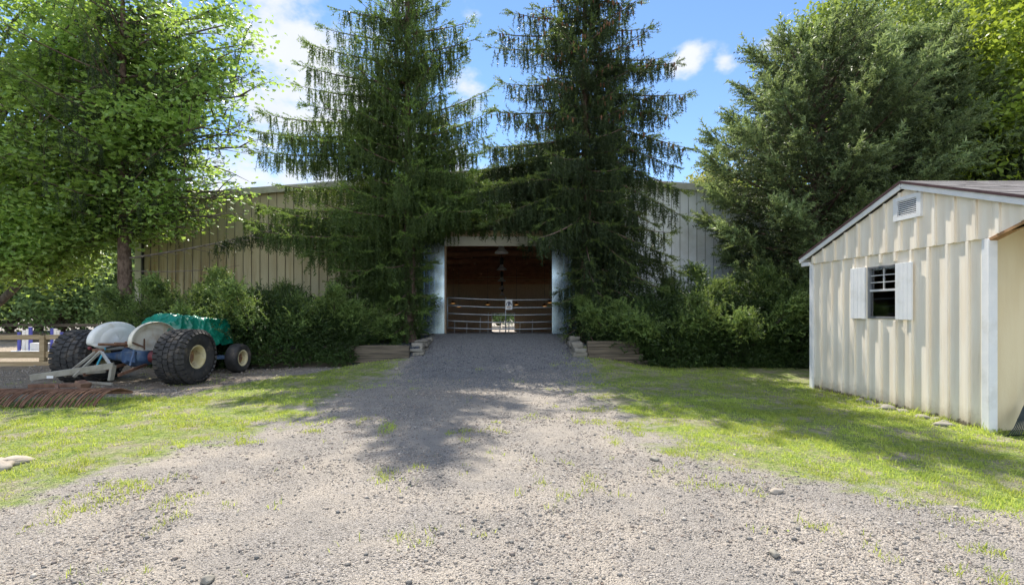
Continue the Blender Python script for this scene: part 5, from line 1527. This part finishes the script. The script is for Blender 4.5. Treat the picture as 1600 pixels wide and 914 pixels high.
a_ = MB(); a_.bar(L(128, 596, 9.1), L(175, 600, 9.1), .04, .04); a_.build('cross_bar', M_boom, rake)
a_ = MB(); a_.box(0, .11, -.004, .004, 0, .045, Matrix.Translation(L(73, 591, 8.69)) @ Matrix.Rotation(.1, 4, 'Z')); a_.build('plate', M_whitepaint, rake)
T0 = L(206, 613, 8.30); T1 = Vector((wx(0, 8.35) - TX - 1.25, 8.2 - TY, T0.z + .0))
a_ = MB(); a_.bar(T0, T1, .06, .035); a_.bar(L(90, 604, 8.5), L(90, 611, 8.35), .12, .05, (1, 0, 0)); a_.build('tine_bar', M_rust, rake, bevel=.006)
nt_ = 62
for k in range(nt_):
    p = T0.lerp(T1, (k + .3) / nt_)
    dy = -.62 + .02 * math.sin(k * 1.3); sh = -.10 + random.uniform(-.03, .03)
    zg = gz(p.x + TX, p.y + dy + TY) - lrz
    zt = p.z + .03
    q = [p + Vector((0, .02, .015)), p + Vector((sh * .25, dy * .35, .115)), p + Vector((sh * .6, dy * .72, .085)), Vector((p.x + sh, p.y + dy * .95, zg + (zt - zg) * .45)), Vector((p.x + sh * 1.1, p.y + dy, zg - .0))]
    # smooth the bend
    pts = []
    for s_ in range(4):
        for t in (0, .33, .66): pts.append(q[s_].lerp(q[s_ + 1], t))
    pts.append(q[4])
    sm = [pts[0]] + [(pts[i - 1] + pts[i] * 2 + pts[i + 1]) / 4 for i in range(1, len(pts) - 1)] + [pts[-1]]
    tm_ = MB(); tm_.tube(sm, .0135, 6); tm_.build('tine', M_rust, rake, True)


# ------------------------------------------------------------------ fence and jump
fe = thing('rail_fence', 'low weathered wooden post and rail fence behind the tractor', 'fence', (0, WALL_Y, 0))
for X in (-17.7, -15.3, wx(68, WALL_Y), -10.45):
    z0 = gz(X, WALL_Y); p_ = MB(); p_.box(X - .07, X + .07, -.06, .06, z0 - .2, wz(524, WALL_Y)); p_.build('post', M_fence, fe, bevel=.008)
for (y0, y1, dz) in ((523, 530.5, .0), (549, 559, .0)):
    for x0, x1 in ((-17.7, wx(68, WALL_Y) - .075), (wx(68, WALL_Y) + .075, -9.6)):
        p_ = MB(); p_.bar((x0, 0, (wz(y0, WALL_Y) + wz(y1, WALL_Y)) / 2 - (.03 if x0 < -14 else 0)), (x1, 0, (wz(y0, WALL_Y) + wz(y1, WALL_Y)) / 2 + (.03 if x1 > -11 else 0)), .045, (y1 - y0) / F_PX * WALL_Y); p_.build('rail', M_fence, fe, bevel=.006)
p_ = MB(); p_.bar((-18, -.16, .05), (-9.8, -.10, .09), .12, .16); p_.build('kick_board', M_fence, fe, bevel=.008)

JY = 19.0
for (xs_, mirror, lb) in (([28, 35.5, 41.5, 45.5], 1, 'left striped jump wing of blue and white pickets in the sand arena'), ([79.5, 84.8, 90, 95], -1, 'right striped jump wing of blue and white pickets in the sand arena')):
    X0 = wx(sum(xs_) / 4 + 2, JY); z0 = gz(X0, JY)
    jw = thing('jump_wing', lb, 'jump standard', (X0, JY, z0), 0, 'wings of the striped jump')
    tops = [519, 516, 514, 511] if mirror > 0 else [513, 513.5, 516, 519]
    cols_ = [M_purple, M_whitepaint, M_whitepaint, M_purple]
    wds = [4, 4, 4, 4.6] if mirror > 0 else [4.6, 4, 4, 4]
    for k in range(4):
        xa = wx(xs_[k], JY) - X0; xb = wx(xs_[k] + wds[k], JY) - X0
        p_ = MB(); p_.box(xa, xb, -.03, .03, .06, wz(tops[k], JY) - z0); p_.build('picket', cols_[k], jw, bevel=.004)
    p_ = MB(); p_.box(wx(xs_[0], JY) - X0 - .05, wx(xs_[3] + 4.6, JY) - X0 + .05, .032, .10, .12, .22); p_.box(wx(xs_[0], JY) - X0, wx(xs_[0], JY) - X0 + .1, -.25, .25, 0, .058); p_.box(wx(xs_[3], JY) - X0, wx(xs_[3], JY) - X0 + .1, -.25, .25, 0, .058); p_.build('base', M_whitepaint, jw)
jx0, jx1 = wx(51, JY), wx(79, JY)
jf = MB(); z0 = gz((jx0 + jx1) / 2, JY); jf.box(0, jx1 - jx0, -.12, .12, 0, .36); jf.box(.02, jx1 - jx0 - .02, -.14, -.1205, .1, .14)
o = jf.build('jump_filler', M_whitepaint, None, bevel=.01, loc=(jx0, JY, z0)); tag(o, 'plain white box filler standing between the two jump wings', 'jump filler')
pj = MB(); pj.tube([(-1.0, 0, .05), (1.35, 0, .05)], .05, 10); o = pj.build('ground_pole', M_whitepaint, None, True, loc=(wx(58, 18.4), 18.4, gz(wx(58, 18.4), 18.4))); tag(o, 'white pole lying on the sand before the striped jump', 'pole')
fr2 = thing('arena_rail', 'dark wooden rail at the far edge of the sand arena', 'fence', (0, 25.2, 0))
for zz in (.35, .85): p_ = MB(); p_.box(-34, -14.5, -.03, .03, zz - .15, zz); p_.build('rail', M_sleeper, fr2)
for X in np.arange(-33.5, -14.4, 2.6): p_ = MB(); p_.box(X - .06, X + .06, .031, .15, -.4, .82); p_.build('post', M_sleeper, fr2)


# ------------------------------------------------------------------ grass and loose gravel
def blades(P, hgt, wid, lean):
    n = len(P); az = rng.uniform(0, 2 * PI, n); la = rng.uniform(0, 2 * PI, n)
    wv = np.stack([np.cos(az), np.sin(az), np.zeros(n)], 1) * (wid / 2)[:, None]
    lv = np.stack([np.cos(la), np.sin(la), np.zeros(n)], 1) * (lean * hgt)[:, None]
    m = P + lv * .35 + np.array([0, 0, 1.0]) * (hgt * .6)[:, None]
    tip = P + lv + np.array([0, 0, 1.0]) * hgt[:, None]
    V = np.stack([P - wv, P + wv, m + wv * .7, m - wv * .7, tip], 1)
    b = (np.arange(n) * 5)[:, None]
    F = np.concatenate([b + np.array([[0, 1, 2]]), b + np.array([[0, 2, 3]]), b + np.array([[3, 2, 4]])])
    return V.reshape(-1, 3), F


N = 620000
X = np.concatenate([rng.uniform(-10.5, 7.5, N // 2), rng.uniform(-7, 8.5, N // 2)]); Y = np.concatenate([rng.uniform(2.6, 14.2, N // 2), rng.uniform(2.6, 8.5, N // 2)])
gm = grass_mask(X, Y)
tuft = fbm(X, Y, 2.1, 2, 5); fine = vnoise(X, Y, 11, 4)
prob = np.clip((gm + (tuft - .5) * 2.6 - .42) * 1.7, 0, 1) * np.clip((fine - .25) * 2.2, .08, 1)
# stray tufts out on the gravel
stray = (vnoise(X, Y, 2.4, 40) > .83) & (vnoise(X, Y, 8, 44) > .5) & (np.abs(X) < 6) & (Y < 7)
prob = np.where(stray & (gm < .5), np.maximum(prob, .34 * np.clip((np.abs(X + .6) - .3) / 2, .12, 1)), prob)
inshed = (X > 6.38) & (Y > 6.2)
ok = (rng.random(N) < prob) & ~inshed
vis = (np.abs(X) < Y * 1.16 + .6)
ok &= vis
X, Y, tuft = X[ok], Y[ok], tuft[ok]
n = len(X)
P = np.stack([X, Y, ground_h(X, Y) - .004], 1)
hh = rng.gamma(4.0, .0085, n) * (0.62 + .9 * np.clip(tuft - .3, 0, 1)); hh = np.clip(hh, .012, .12)
edge = np.exp(-np.abs(X - 6.35) * 5) * (Y > 6) * (Y < 10); hh = hh * (1 + 1.2 * edge)
grass = mesh_np('grass', *blades(P, hh, rng.uniform(.004, .0095, n) * (.75 + .06 * Y), rng.uniform(.1, 1.1, n)), M_grass)
tag(grass, kind='stuff')
n_grass = n

# broad-leaved weeds in the turf
N = 42000
X = rng.uniform(-9, 8.5, N); Y = rng.uniform(3.2, 13, N)
ok = (rng.random(N) < np.clip((grass_mask(X, Y) + (fbm(X, Y, 1.6, 60) - .5) * 2.2 - .55) * 1.4, 0, 1)) & ~((X > 6.38) & (Y > 6.2))
X, Y = X[ok], Y[ok]; n = len(X)
P = np.stack([X, Y, ground_h(X, Y) + rng.uniform(.006, .03, n)], 1)
d = rng.normal(size=(n, 3)); d[:, 2] = d[:, 2] * .3 + .15
q = np.array([(0, 0, 0), (.5, .3, .04), (1, 0, 0), (.5, -.3, .04)], float), np.array([(0, 1, 2, 3)])
weeds = mesh_np('clover', *scatter(q, P, frames(d, np.tile(np.array([[0, 0, 1.0]]), (n, 1)) + rng.normal(0, .3, (n, 3))), rng.uniform(.012, .032, n)), M_grass)
tag(weeds, kind='stuff')


def pebbles(N, xr, yr, size, dens, mat, name):
    X = rng.uniform(*xr, N); Y = rng.uniform(*yr, N)
    ok = (rng.random(N) < dens(X, Y)) & (np.abs(X) < Y * 1.16 + .5)
    X, Y = X[ok], Y[ok]; n = len(X)
    oc = np.array([(1, 0, 0), (.3, .9, .1), (-.8, .5, 0), (-.7, -.6, .1), (.4, -.85, 0), (.1, .1, .75), (0, 0, -.6)], float)
    of = np.array([(0, 1, 5), (1, 2, 5), (2, 3, 5), (3, 4, 5), (4, 0, 5), (1, 0, 6), (2, 1, 6), (3, 2, 6), (4, 3, 6), (0, 4, 6)])
    s = size(n, Y)
    P = np.stack([X, Y, ground_h(X, Y) + s * .18], 1)
    o = mesh_np(name, *scatter((oc, of), P, yaw_frames(n, .35), s), mat)
    return tag(o, kind='stuff')


def gdens(X, Y):
    g_ = 1 - np.clip(grass_mask(X, Y) * 1.35, 0, .96)
    c = np.clip((fbm(X, Y, 1.5, 70, 5) - .36) * 3.2, .06, 1)
    return g_ * c * np.clip(1.25 - Y * .055, .3, 1)


pebbles(230000, (-7, 7.5), (2.3, 9.5), lambda n, Y: np.clip(rng.lognormal(math.log(.0049), .52, n) * (.85 + .06 * Y), .0022, .024), gdens, M_stone, 'gravel')
pebbles(16000, (-13, -3), (8.2, 13.1), lambda n, Y: np.clip(rng.lognormal(math.log(.010), .5, n), .005, .05), lambda X, Y: (1 - np.clip(grass_mask(X, Y) * 1.3, 0, .95)) * np.clip((fbm(X, Y, 1.3, 90) - .35) * 3, .1, 1), M_stone, 'gravel')
pebbles(60000, (-2.5, 2.4), (8.5, 17.1), lambda n, Y: rng.uniform(.012, .024, n), lambda X, Y: stone_mask(X, Y), M_dstone, 'crushed_stone')

print('faces: spruce', nL, nR, 'maple leaves', n_maple, 'grass', n_grass)
